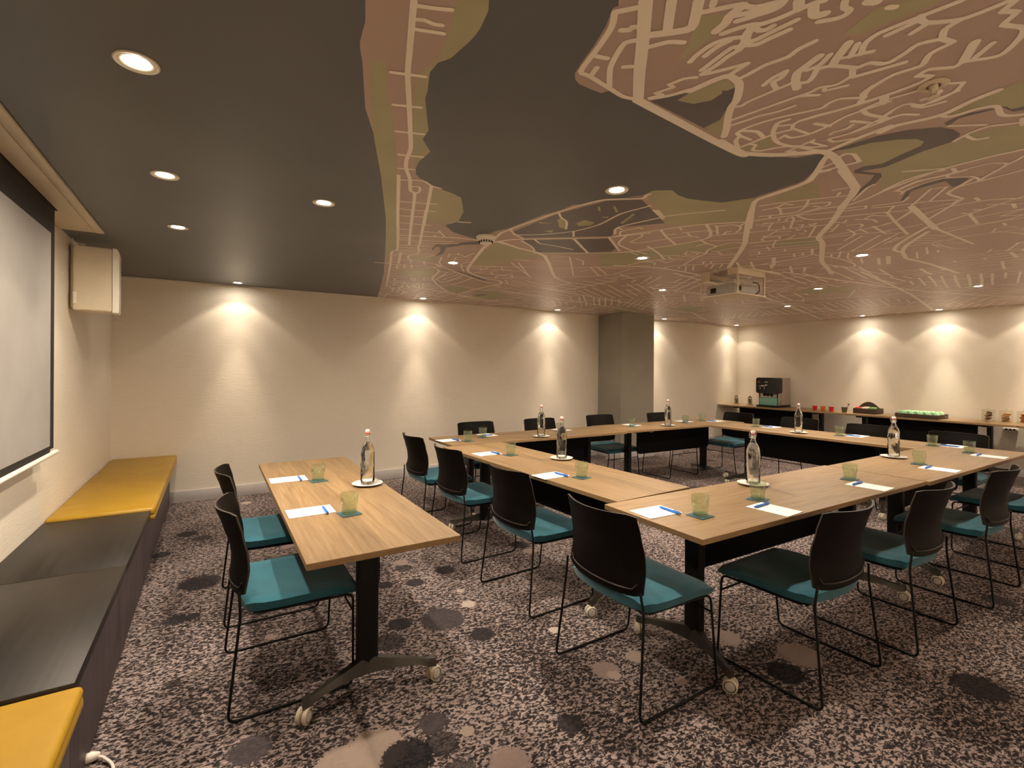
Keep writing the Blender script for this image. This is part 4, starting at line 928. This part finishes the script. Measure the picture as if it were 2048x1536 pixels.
# ------------------------------------------------------------------ tables
TL, TW, TZ, TT = 2.20, 0.625, 0.74, 0.026
def table_meshes():
    D = {}
    bm = bmesh.new(); box(bm, -TL / 2, TL / 2, -TW / 2, TW / 2, TZ - TT, TZ, 0.0015, 1)
    for f in bm.faces:
        f.normal_update()
        if abs(f.normal.z) < 0.9: f.material_index = 1
    D['top'] = mesh_of(bm, 'table_top', ['oak', 'oak_edge'])
    bm = bmesh.new(); prism(bm, rrect(0.052, 0.098, 0.016), TZ - TT - 0.012 - 0.085, lambda u, v, w: (u, v, 0.085 + w))
    D['column'] = mesh_of(bm, 'table_column', 'black_metal', 35)
    D['head'] = box_mesh('table_head', (-0.035, 0.035, -0.22, 0.22, TZ - TT - 0.030, TZ - TT - 0.0005), 'black_metal', 0.004)
    # splayed cast foot (towards -X = table end): two tapered arms
    bm = bmesh.new()
    for s in (-1, 1):
        st = []
        for k in range(9):
            t = k / 8
            x = 0.0 - 0.105 * t ** 1.15; y = s * (0.0 + 0.292 * t)
            zt = 0.150 - 0.055 * t ** 0.8 + (0.006 if k == 8 else 0.0); zb = 0.078 - 0.004 * t + 0.010 * math.sin(math.pi * t)
            if k >= 7: zb = 0.066
            w = 0.036 - 0.018 * t
            st.append([bm.verts.new((x - w, y, zb)), bm.verts.new((x + w, y, zb)), bm.verts.new((x + w * 0.55, y, zt)), bm.verts.new((x - w * 0.55, y, zt))])
        for A, B in zip(st, st[1:]):
            for i in range(4):
                j = (i + 1) % 4
                bm.faces.new((A[i], A[j], B[j], B[i]))
        bm.faces.new(st[-1]); bm.faces.new(st[0][::-1])
    D['foot'] = mesh_of(bm, 'table_foot', 'bronze', 40)
    # twin-wheel caster
    bm = bmesh.new()
    for c in (-0.0135, 0.0135):
        s = 1 if c > 0 else -1
        lathe(bm, [(0.0, -s * 0.009), (0.029, -s * 0.009), (0.0325, -s * 0.006), (0.0325, s * 0.006), (0.030, s * 0.009), (0.026, s * 0.0095)], 24, 0, (c, 0, 0.0332), axis='X')
        lathe(bm, [(0.026, s * 0.0095), (0.024, s * 0.0080), (0.022, s * 0.0080)], 24, 2, (c, 0, 0.0332), axis='X')
        lathe(bm, [(0.022, s * 0.0080), (0.020, s * 0.0105), (0.0, s * 0.0115)], 24, 1, (c, 0, 0.0332), axis='X')
    box(bm, -0.003, 0.003, -0.018, 0.026, 0.030, 0.064, 0.002, 1, 0)
    lathe(bm, [(0.0, 0.058), (0.012, 0.058), (0.012, 0.068), (0.0, 0.068)], 12, 0, (0, 0.004, 0))
    D['caster'] = mesh_of(bm, 'table_caster', ['caster', 'caster_cap', 'bronze'], 40)
    bm = bmesh.new()
    w, h = 1.34, 0.30
    prism(bm, [(-w / 2, h / 2), (-w / 2, -h / 2 + 0.05), (-w / 2 + 0.015, -h / 2 + 0.015), (-w / 2 + 0.05, -h / 2), (w / 2 - 0.05, -h / 2), (w / 2 - 0.015, -h / 2 + 0.015), (w / 2, -h / 2 + 0.05), (w / 2, h / 2)], 0.012, lambda u, v, q: (u, q - 0.006, 0.545 + v))
    D['modesty'] = mesh_of(bm, 'table_modesty_panel', 'black_panel')
    D['beam'] = box_mesh('table_beam', (-0.72, 0.72, -0.02, 0.02, TZ - TT - 0.042, TZ - TT - 0.001), 'black_metal', 0.003)
    bm = bmesh.new(); tube(bm, fillet([(-0.03, 0, 0), (-0.03, 0, -0.016), (0.03, 0, -0.016), (0.03, 0, 0)], 0.012), 0.003, 6)
    D['lever'] = mesh_of(bm, 'table_lever', 'steel', 60)
    return D
TB = table_meshes()
def table(x, y, rz, label, group, z=0.0, my=0.03, lever=1, crot=(0.5, -0.4, 0.7, 0.2), inset=(0.335, 0.335)):
    t = thing('folding_table', label, 'table', (x, y, z), R(rz), group)
    link('tabletop', TB['top'], t)
    for e, s in enumerate((-1, 1)):
        cx = s * (TL / 2 - inset[e])
        link('leg_column', TB['column'], t, (cx, 0, 0))
        link('leg_head', TB['head'], t, (cx, 0, 0))
        f = link('foot', TB['foot'], t, (cx, 0, 0), (0, 0, 0 if s < 0 else math.pi))
        for q in (-1, 1):
            link('caster', TB['caster'], f, (-0.105, q * 0.284, 0), (0, 0, crot[e * 2 + (q > 0)]))
    link('modesty_panel', TB['modesty'], t, (0, my, 0)); link('beam', TB['beam'], t, (0, 0, 0))
    link('release_lever', TB['lever'], t, (-0.62, -lever * 0.26, TZ - TT - 0.001))
    if z: t.scale = (1, 1, 1)
    return t
SQ = 'oak tables of the hollow square'
table(0.608, 3.02, 90, 'separate oak topped table standing apart beside the bench', 'oak folding tables', my=-0.08, crot=(0.35, 0.9, 1.2, 0.4))
table(2.886, 1.636, -1, 'oak table at the near corner of the hollow square, nearest the viewer', SQ, my=0.06)
table(5.10, 1.600, 0, 'oak table of the near side reaching past the counter-side row', SQ, my=0.06, crot=(0.1, 0.8, 0.3, 0.9))
table(2.165, 3.081, 92.0, 'oak table forming the aisle side of the hollow square', SQ, my=-0.06, inset=(0.345, 0.235))
table(3.035, 4.501, -1.6, 'oak table of the wall side below the widest scallops', SQ, my=-0.06)
table(5.245, 4.466, -2.2, 'oak table of the wall side in front of the pillar', SQ, my=-0.06, inset=(0.335, 0.46))
table(5.905, 3.0145, 90, 'oak table forming the counter side of the hollow square', SQ, my=0.06, inset=(0.37, 0.335))
CZ = 0.764
for k, (yc, say) in enumerate(((5.275, 'carrying the coffee machine'), (3.070, 'carrying the caddy, green packets and biscuit jars'), (0.865, 'empty end of the counter toward the viewer'))):
    tt = table(9.215, yc, 90, f'oak side table against the right wall, {say}', 'counter tables along the wall', my=0.12)
    tt.scale = (1, 1.03, CZ / TZ)

# ------------------------------------------------------------------ place settings
bm = bmesh.new(); box(bm, -0.1075, 0.1075, -0.0765, 0.0765, 0.0, 0.0025)
NOTE = mesh_of(bm, 'notepad_sheets', 'paper')
LOGO = box_mesh('notepad_logo', (0.085, 0.095, -0.012, -0.002, 0.0026, 0.0029), 'red_print')
bm = bmesh.new(); lathe(bm, [(0.0, -0.074), (0.0014, -0.072), (0.0052, -0.056), (0.0062, -0.050), (0.0062, 0.068), (0.0050, 0.073), (0.0, 0.0735)], 12, c=(0, 0, 0.0065), axis='Y')
PEN = mesh_of(bm, 'pen_barrel', 'pen_blue', 40)
bm = bmesh.new(); box(bm, -0.0016, 0.0016, 0.030, 0.070, 0.0132, 0.0148, 0.0005, 1)
CLIP = mesh_of(bm, 'pen_clip', 'pen_blue')
COAST = box_mesh('coaster_felt', (-0.048, 0.048, -0.048, 0.048, 0.0, 0.003), 'coaster', 0.001)
bm = bmesh.new(); lathe(bm, [(0.0, 0.0005), (0.033, 0.0005), (0.0355, 0.004), (0.0365, 0.042), (0.0375, 0.046), (0.0410, 0.050), (0.0415, 0.055), (0.0425, 0.099), (0.0415, 0.1005)], 28)
lathe(bm, [(0.0335, 0.014), (0.0, 0.012)], 28)
TUMB = mesh_of(bm, 'tumbler_glass', 'tumbler_glass', 50)
Z0 = TZ + 0.0006
def setting(px, py, rz, where, dn=0.115, grot=0, dpen=0.0, dg=0.135, fg=0.278):
    """px, py: point on the table edge before the sitter; rz: direction of view."""
    f = Vector((math.cos(R(rz)), math.sin(R(rz)), 0)); r = Vector((f.y, -f.x, 0))
    P = Vector((px, py, Z0))
    def put(v): return (v.x, v.y, v.z)
    n = thing('notepad', f'white notepad sheet before the {where}', 'notepad', put(P + f * dn), R(rz + grot), 'notepads at the seats')
    link('sheets', NOTE, n); link('printed_logo', LOGO, n)
    p = thing('ballpoint_pen', f'blue pen lying on the notepad before the {where}', 'pen', put(P + f * (dn + 0.063) + r * (0.03 + dpen) + Vector((0, 0, 0.0027))), R(rz + grot), 'blue pens on the notepads')
    link('barrel', PEN, p, rot=(0, 0, R(180))); link('clip', CLIP, p, rot=(0, 0, R(180)))
    g = P + f * fg + r * dg
    c = link('coaster', COAST, None, put(g), (0, 0, R(rz + 8 + grot * 2)))
    tag(c, f'teal felt coaster under the tumbler of the {where}', 'coaster', 'teal coasters')
    w = link('tumbler', TUMB, None, put(g + Vector((0, 0, 0.0034))))
    tag(w, f'olive green glass tumbler of the {where}', 'tumbler', 'olive green tumblers')
setting(0.300, 2.616, 0, 'nearer seat of the separate table', 0.12)
setting(0.298, 3.444, 0, 'farther seat of the separate table', 0.12)
for k, (x, y, g) in enumerate(((1.80, 1.728, -2), (1.838, 2.682, 2), (1.872, 3.649, 2), (1.908, 4.530, 3))):
    setting(x, y, g * 0.5, f'{ORD[k]} aisle-side seat from the near corner', 0.118, g, dg=0.155, fg=0.26)
for k, (x, y) in enumerate(((2.485, 1.327), (3.50, 1.312), (4.565, 1.297), (5.638, 1.297))):
    setting(x, y, 90, f'{ORD[k]} near-side seat from the near corner', 0.118, 3, -0.04, 0.115)
for k, (x, y) in enumerate(((2.56, 4.812), (3.565, 4.790), (4.675, 4.745), (5.655, 4.712))):
    setting(x, y, -90, f'{ORD[k]} wall-side seat from the speaker corner', 0.118, 4, 0.0, 0.12, 0.245)
for k, (x, y) in enumerate(((6.215, 4.40), (6.215, 3.585), (6.215, 2.605), (6.215, 1.76))):
    if k == 3: y = 1.78
    setting(x, y, 180, f'{ORD[k]} counter-side seat from the pillar', 0.118, 3, -0.02, 0.125, 0.25)

# ------------------------------------------------------------------ swing-top water bottles on saucers
def bottle_meshes():
    D = {}
    outer = [(0.0, 0.002), (0.036, 0.002), (0.0405, 0.006), (0.0415, 0.012)]
    zz = 0.018
    while zz < 0.155: outer.append((0.0415, zz)); zz += 0.006
    outer += [(0.0415, 0.165), (0.0415, 0.195), (0.0405, 0.208), (0.0365, 0.226), (0.0295, 0.243), (0.0215, 0.258), (0.0165, 0.270), (0.0148, 0.285), (0.0145, 0.300), (0.0165, 0.303), (0.0165, 0.311), (0.0140, 0.313)]
    inner = [(0.0118, 0.313), (0.0118, 0.285), (0.0138, 0.270), (0.0188, 0.256), (0.0268, 0.241), (0.0338, 0.224), (0.0378, 0.206), (0.0388, 0.195), (0.0388, 0.016), (0.034, 0.010), (0.0, 0.012)]
    n_out = len(outer)
    def mod(k, a):
        if k < n_out and 0.016 < outer[k][1] < 0.156:
            return 1.0 + 0.020 * math.cos(10 * a) * math.sin((outer[k][1] - 0.016) / 0.140 * math.pi * 6) 
        return 1.0
    bm = bmesh.new(); lathe(bm, outer + inner, 40, 0, mod=mod)
    D['glass'] = mesh_of(bm, 'bottle_glass', 'glass', 60)
    bm = bmesh.new(); lathe(bm, [(0.0, 0.0125), (0.0335, 0.0105), (0.0384, 0.0165), (0.0384, 0.195), (0.0374, 0.206), (0.0334, 0.224), (0.0264, 0.241), (0.0184, 0.256), (0.0170, 0.259), (0.0, 0.259)], 32)
    D['water'] = mesh_of(bm, 'bottle_water', 'water_liquid', 50)
    bm = bmesh.new(); lathe(bm, [(0.0, 0.319), (0.0125, 0.319), (0.0145, 0.322), (0.0140, 0.332), (0.0110, 0.337), (0.0, 0.338)], 20)
    D['stopper'] = mesh_of(bm, 'bottle_stopper', 'porcelain', 40)
    bm = bmesh.new(); lathe(bm, [(0.0, 0.3135), (0.0138, 0.3135), (0.0155, 0.315), (0.0148, 0.3188), (0.0, 0.3188)], 20)
    D['gasket'] = mesh_of(bm, 'bottle_gasket', 'red_rubber', 40)
    bm = bmesh.new()
    for s in (-1, 1):
        tube(bm, fillet([(0.0, s * 0.004, 0.339), (0.0, s * 0.016, 0.336), (0.004, s * 0.022, 0.318), (0.010, s * 0.021, 0.298), (0.016, s * 0.017, 0.290)], 0.008), 0.0011, 6)
    tube(bm, [(0.017 * math.cos(a), 0.017 * math.sin(a), 0.295) for a in [2 * math.pi * i / 20 for i in range(20)]], 0.0012, 6, closed=True)
    tube(bm, [(0.016, -0.017, 0.290), (0.021, -0.008, 0.286), (0.022, 0, 0.285), (0.021, 0.008, 0.286), (0.016, 0.017, 0.290)], 0.0011, 6)
    D['bail'] = mesh_of(bm, 'bottle_bail', 'wire', 60)
    bm = bmesh.new(); lathe(bm, [(0.0, 0.0), (0.045, 0.0), (0.050, 0.002), (0.088, 0.011), (0.092, 0.0135), (0.090, 0.0145), (0.060, 0.0075), (0.050, 0.0050), (0.0, 0.0045)], 40)
    D['plate'] = mesh_of(bm, 'saucer_body', 'porcelain', 50)
    return D
BT = bottle_meshes()
BW = [((0.819, 3.045), 'on the separate oak table', 0.4), ((2.396, 3.139), 'on the aisle-side table of the square', 1.2), ((2.997, 4.285), 'on the wall-side table nearest the speaker', 2.2),
      ((5.027, 4.330), 'on the wall-side table before the pillar', 0.1), ((2.909, 1.828), 'on the near corner table, behind a tumbler', 0.8), ((5.800, 3.088), 'on the counter-side table of the square', 2.9), ((4.854, 1.807), 'on the near-side table toward the counter', 0.5)]
for (xy, where, a) in BW:
    pl = link('saucer', BT['plate'], None, (xy[0], xy[1], Z0)); tag(pl, f'white saucer under the water bottle {where}', 'saucer', 'saucers under the bottles')
    b = thing('water_bottle', f'clear swing-top bottle of water {where}', 'bottle', (xy[0], xy[1], Z0 + 0.0045), a, 'swing-top water bottles')
    link('glass_body', BT['glass'], b); link('water', BT['water'], b); link('stopper', BT['stopper'], b); link('gasket', BT['gasket'], b); link('wire_bail', BT['bail'], b)

# ------------------------------------------------------------------ coffee counter
ZK = CZ + 0.0008
t = thing('coffee_machine', 'black fronted coffee machine with green tank on the counter', 'coffee machine', (9.03, 5.405, ZK))
link('base_tray', box_mesh('m', (0.0, 0.46, -0.21, 0.21, 0.0, 0.035), 'gloss_black', 0.006), t)
link('rear_body', box_mesh('m', (0.17, 0.46, -0.20, 0.20, 0.036, 0.56), 'taupe', 0.012, 3), t)
link('side_panel', box_mesh('m', (0.06, 0.17, -0.20, -0.185, 0.036, 0.27), 'steel', 0.002), t)
link('side_panel', box_mesh('m', (0.06, 0.17, 0.185, 0.20, 0.036, 0.27), 'steel', 0.002), t)
bm = bmesh.new(); prism(bm, rrect(0.41, 0.30, 0.045, 6), 0.19, lambda u, v, w: (-0.02 + w, u, 0.415 + v))
hd = link('front_head', mesh_of(bm, 'm', 'gloss_black', 35), t)
link('badge', box_mesh('m', (-0.0215, -0.0202, 0.125, 0.155, 0.465, 0.495), 'red_pack'), hd)
for k, (y0, y1, z0, z1) in enumerate(((0.06, 0.15, 0.398, 0.406), (0.02, 0.10, 0.406, 0.416), (-0.02, 0.02, 0.412, 0.430), (0.03, 0.045, 0.375, 0.388), (0.03, 0.045, 0.350, 0.362), (0.11, 0.13, 0.352, 0.368), (-0.03, 0.03, 0.470, 0.492))):
    link('display_mark', box_mesh('m', (-0.0213, -0.0202, y0, y1, z0, z1), 'white' if k < 6 else 'silver'), hd)
link('water_tank', box_mesh('m', (0.03, 0.168, -0.165, 0.165, 0.036, 0.175), 'tank', 0.006), t)
link('tank_rim', box_mesh('m', (0.055, 0.168, -0.165, 0.165, 0.176, 0.262), 'steel', 0.004), t)
for y in (-0.07, 0.0, 0.07):
    bm = bmesh.new(); lathe(bm, [(0.0, 0.205), (0.012, 0.205), (0.018, 0.235), (0.020, 0.264), (0.0, 0.264)], 14, c=(0.03, y, 0)); link('spout', mesh_of(bm, 'm', 'gloss_black', 40), t)

for k, (x, y, lab) in enumerate(((9.27, 6.20, 'small glass sugar jar in the counter corner by the wall'), (9.27, 5.90, 'small glass sugar jar beside the coffee machine'))):
    t = thing('sugar_jar', lab, 'jar', (x, y, ZK))
    bm = bmesh.new(); lathe(bm, [(0, 0.0), (0.060, 0.0), (0.062, 0.006), (0.060, 0.012), (0, 0.012)], 22); link('wood_saucer', mesh_of(bm, 'm', 'oak_edge', 40), t)
    bm = bmesh.new(); lathe(bm, [(0, 0.0125), (0.044, 0.0125), (0.047, 0.020), (0.047, 0.115), (0.036, 0.140), (0.036, 0.150), (0.033, 0.150), (0.033, 0.138), (0.044, 0.113), (0.044, 0.022), (0, 0.018)], 22); link('glass_body', mesh_of(bm, 'm', 'jar_glass', 50), t)
    for j in range(9):
        a = 2.4 * j; r = 0.026 if j else 0.0
        bm = bmesh.new(); tube(bm, [(r * math.cos(a), r * math.sin(a), 0.020), (r * 0.9 * math.cos(a + 0.3), r * 0.9 * math.sin(a + 0.3), 0.125 + 0.004 * (j % 3))], 0.006, 6); link('sugar_stick', mesh_of(bm, 'm', 'beans', 60), t)
    bm = bmesh.new(); lathe(bm, [(0, 0.152), (0.038, 0.152), (0.040, 0.158), (0.034, 0.168), (0.010, 0.174), (0.012, 0.186), (0, 0.190)], 20); link('lid', mesh_of(bm, 'm', 'olive_cup', 40), t)
    bm = bmesh.new(); tube(bm, fillet([(-0.049, 0, 0.10), (-0.050, 0, 0.16), (0.0, 0, 0.197), (0.050, 0, 0.16), (0.049, 0, 0.10)], 0.02), 0.002, 6); link('wire_clamp', mesh_of(bm, 'm', 'bronze', 60), t)

def cup(x, y, mat, label, h=0.075, saucer=True):
    t = thing('espresso_cup', label, 'cup', (x, y, ZK), 0, 'coloured cups on the counter')
    if saucer:
        bm = bmesh.new(); lathe(bm, [(0, 0), (0.030, 0), (0.050, 0.006), (0.051, 0.008), (0.030, 0.004), (0, 0.003)], 22); link('foot_saucer', mesh_of(bm, 'm', mat, 50), t)
    z = 0.0085 if saucer else 0.0
    bm = bmesh.new(); lathe(bm, [(0, z), (0.026, z), (0.028, z + 0.004), (0.040, z + h), (0.0375, z + h), (0.026, z + 0.007), (0, z + 0.006)], 22); link('cup_wall', mesh_of(bm, 'm', mat, 50), t)
    bm = bmesh.new(); tube(bm, fillet([(-0.036, 0, z + h * 0.85), (-0.060, 0, z + h * 0.8), (-0.056, 0, z + h * 0.4), (-0.032, 0, z + h * 0.35)], 0.015), 0.004, 6); link('handle', mesh_of(bm, 'm', mat, 60), t)
    return t
cup(9.04, 4.535, 'red_glass', 'red glass cup nearest the coffee machine')
cup(9.04, 4.400, 'orange_glass', 'orange glass cup between two red cups')
cup(9.04, 4.265, 'red_glass', 'red glass cup nearest the spoon pot')
t = thing('spoon_pot', 'dark olive pot holding spoons beside the red cup', 'pot', (9.09, 4.085, ZK))
bm = bmesh.new(); lathe(bm, [(0, 0), (0.032, 0), (0.034, 0.005), (0.048, 0.088), (0.045, 0.088), (0.031, 0.008), (0, 0.007)], 20); link('pot_wall', mesh_of(bm, 'm', 'olive_cup', 50), t)
for a, b, c, d in ((0.0, -0.01, 0.02, -0.062), (0.015, 0.005, 0.030, -0.045), (-0.01, 0.0, 0.01, -0.055)):
    bm = bmesh.new(); tube(bm, [(a, b, 0.012), (c, d, 0.130)], 0.0028, 6)
    lathe(bm, [(0, -0.004), (0.008, -0.003), (0.010, 0.008), (0.006, 0.020), (0, 0.023)], 10, c=(c, d, 0.130)); link('spoon', mesh_of(bm, 'm', 'olive_cup', 50), t)

# tea caddy with an arched handle
t = thing('tea_caddy', 'dark wooden tea caddy with an arched handle full of packets', 'caddy', (9.25, 3.80, ZK))
link('floor_board', box_mesh('m', (-0.14, 0.14, -0.15, 0.15, 0.0, 0.010), 'dark_wood'), t)
for d in ((-0.15, -0.14, -0.16, 0.16), (0.14, 0.15, -0.16, 0.16), (-0.14, 0.14, -0.16, -0.15), (-0.14, 0.14, 0.15, 0.16)):
    link('side_board', box_mesh('m', (*d, 0.0, 0.085), 'dark_wood', 0.002), t)
bm = bmesh.new()
arc = [(-0.15, 0.0105), (0.15, 0.0105), (0.15, 0.098)]
arc += [(0.15 * math.cos(math.pi * i / 16) * (1 if 0 else 1), 0.098 + 0.092 * math.sin(math.pi * i / 16) ** 2.2) for i in range(1, 16)]
arc += [(-0.15, 0.098)]
prism(bm, arc, 0.012, lambda u, v, w: (w - 0.006 + 0.02, u, v)); link('arched_handle', mesh_of(bm, 'm', 'dark_wood'), t)
pk = random.Random(3)
for col, (y0, y1), n in (('red_pack', (0.06, 0.145), 6), ('white_pack', (-0.04, 0.05), 6), ('green_pack', (-0.145, -0.05), 6)):
    for k in range(n):
        x = -0.128 + k * 0.0205
        link('packet', box_mesh('m', (x, x + 0.014, y0 + 0.004, y1 - 0.004, 0.012, 0.092 + pk.uniform(0, 0.018)), col, 0.002), t)
# tray of mint packets
t = thing('mint_tray', 'long dark wooden tray packed with mint green wrapped packets', 'tray', (9.125, 3.05, ZK))
link('floor_board', box_mesh('m', (-0.19, 0.19, -0.25, 0.25, 0.0, 0.010), 'dark_wood'), t)
for d in ((-0.20, -0.19, -0.26, 0.26), (0.19, 0.20, -0.26, 0.26), (-0.19, 0.19, -0.26, -0.25), (-0.19, 0.19, 0.25, 0.26)):
    link('side_board', box_mesh('m', (*d, 0.0, 0.062), 'dark_wood', 0.002), t)
bm = bmesh.new(); tube(bm, fillet([(0.06, -0.262, 0.03), (0.06, -0.275, 0.03), (0.12, -0.275, 0.03), (0.12, -0.262, 0.03)], 0.008), 0.003, 6); link('end_handle', mesh_of(bm, 'm', 'steel', 60), t)
PK = box_mesh('mint_packet', (-0.0225, 0.0225, -0.040, 0.040, -0.006, 0.006), 'mint', 0.003)
PK2 = box_mesh('mint_packet_pale', (-0.0225, 0.0225, -0.040, 0.040, -0.006, 0.006), 'pale_mint', 0.003)
for i in range(6):
    for j in range(5):
        for q in range(3):
            link('packet', (PK, PK, PK2)[(i + q) % 3], t, (-0.155 + i * 0.062, -0.215 + j * 0.098 + q * 0.017, 0.062), (R(58), 0, 0))
# biscuit jars
def biscuit_jar(x, y, mat, label, flat):
    t = thing('biscuit_jar', label, 'jar', (x, y, ZK), 0, 'biscuit jars on the counter')
    w, h = 0.060, 0.155
    bm = bmesh.new()
    prism(bm, rrect(2 * w, 2 * w, 0.014), h, lambda u, v, q: (u, v, q))
    bm.faces.ensure_lookup_table()
    topf = max(bm.faces, key=lambda f: f.calc_center_median().z); bmesh.ops.delete(bm, geom=[topf], context='FACES_ONLY')
    link('glass_body', mesh_of(bm, 'm', 'jar_glass', 40), t)
    bm = bmesh.new(); prism(bm, rrect(2 * w + 0.004, 2 * w + 0.004, 0.014), 0.010, lambda u, v, q: (u, v, h + 0.002 + q))
    lathe(bm, [(0, 0.0), (0.010, 0.0), (0.014, 0.012), (0.012, 0.020), (0, 0.022)], 14, 0, (0, 0, h + 0.0125)); link('lid', mesh_of(bm, 'm', 'jar_glass', 40), t)
    rr = random.Random(int(y * 100))
    z = 0.008 if flat else 0.022
    while z < 0.125:
        for k in range(1 if flat else 2):
            r = 0.044 if flat else 0.030
            bm = bmesh.new(); lathe(bm, [(0, 0.0), (r * 0.9, 0.0), (r, 0.004), (r * 0.85, 0.009), (0, 0.010)], 12)
            o = link('biscuit', mesh_of(bm, 'm', mat, 40), t, (rr.uniform(-.006, .006) + (0 if flat else (k - 0.5) * 0.040), rr.uniform(-.012, .012), z), (R(rr.uniform(-6, 6) if flat else rr.uniform(-25, 25)), R(rr.uniform(-6, 6) if flat else rr.uniform(-25, 25)), rr.uniform(0, 6)))
        z += 0.0125 if flat else 0.017
biscuit_jar(9.30, 2.345, 'cookie_a', 'square glass jar of chocolate biscuits, first from the mint tray', False)
biscuit_jar(9.30, 2.165, 'cookie_b', 'square glass jar of stacked golden biscuits, middle of three', True)
biscuit_jar(9.27, 1.985, 'cookie_c', 'square glass jar of ginger biscuits, farthest from the mint tray', False)
t = thing('wall_socket_strip', 'white socket strip on the wall below the biscuit jars', 'socket', (XR - 0.0005, 2.18, 0.655))
link('housing', box_mesh('m', (-0.028, 0.0, -0.075, 0.075, -0.02, 0.02), 'white', 0.004), t)
for y in (-0.04, 0.0, 0.04):
    bm = bmesh.new(); lathe(bm, [(0.0, -0.0005), (0.012, -0.0005), (0.0135, -0.002), (0.0, -0.002)], 14, c=(-0.0285, y, 0), axis='X'); link('outlet', mesh_of(bm, 'm', 'slot', 40), t)
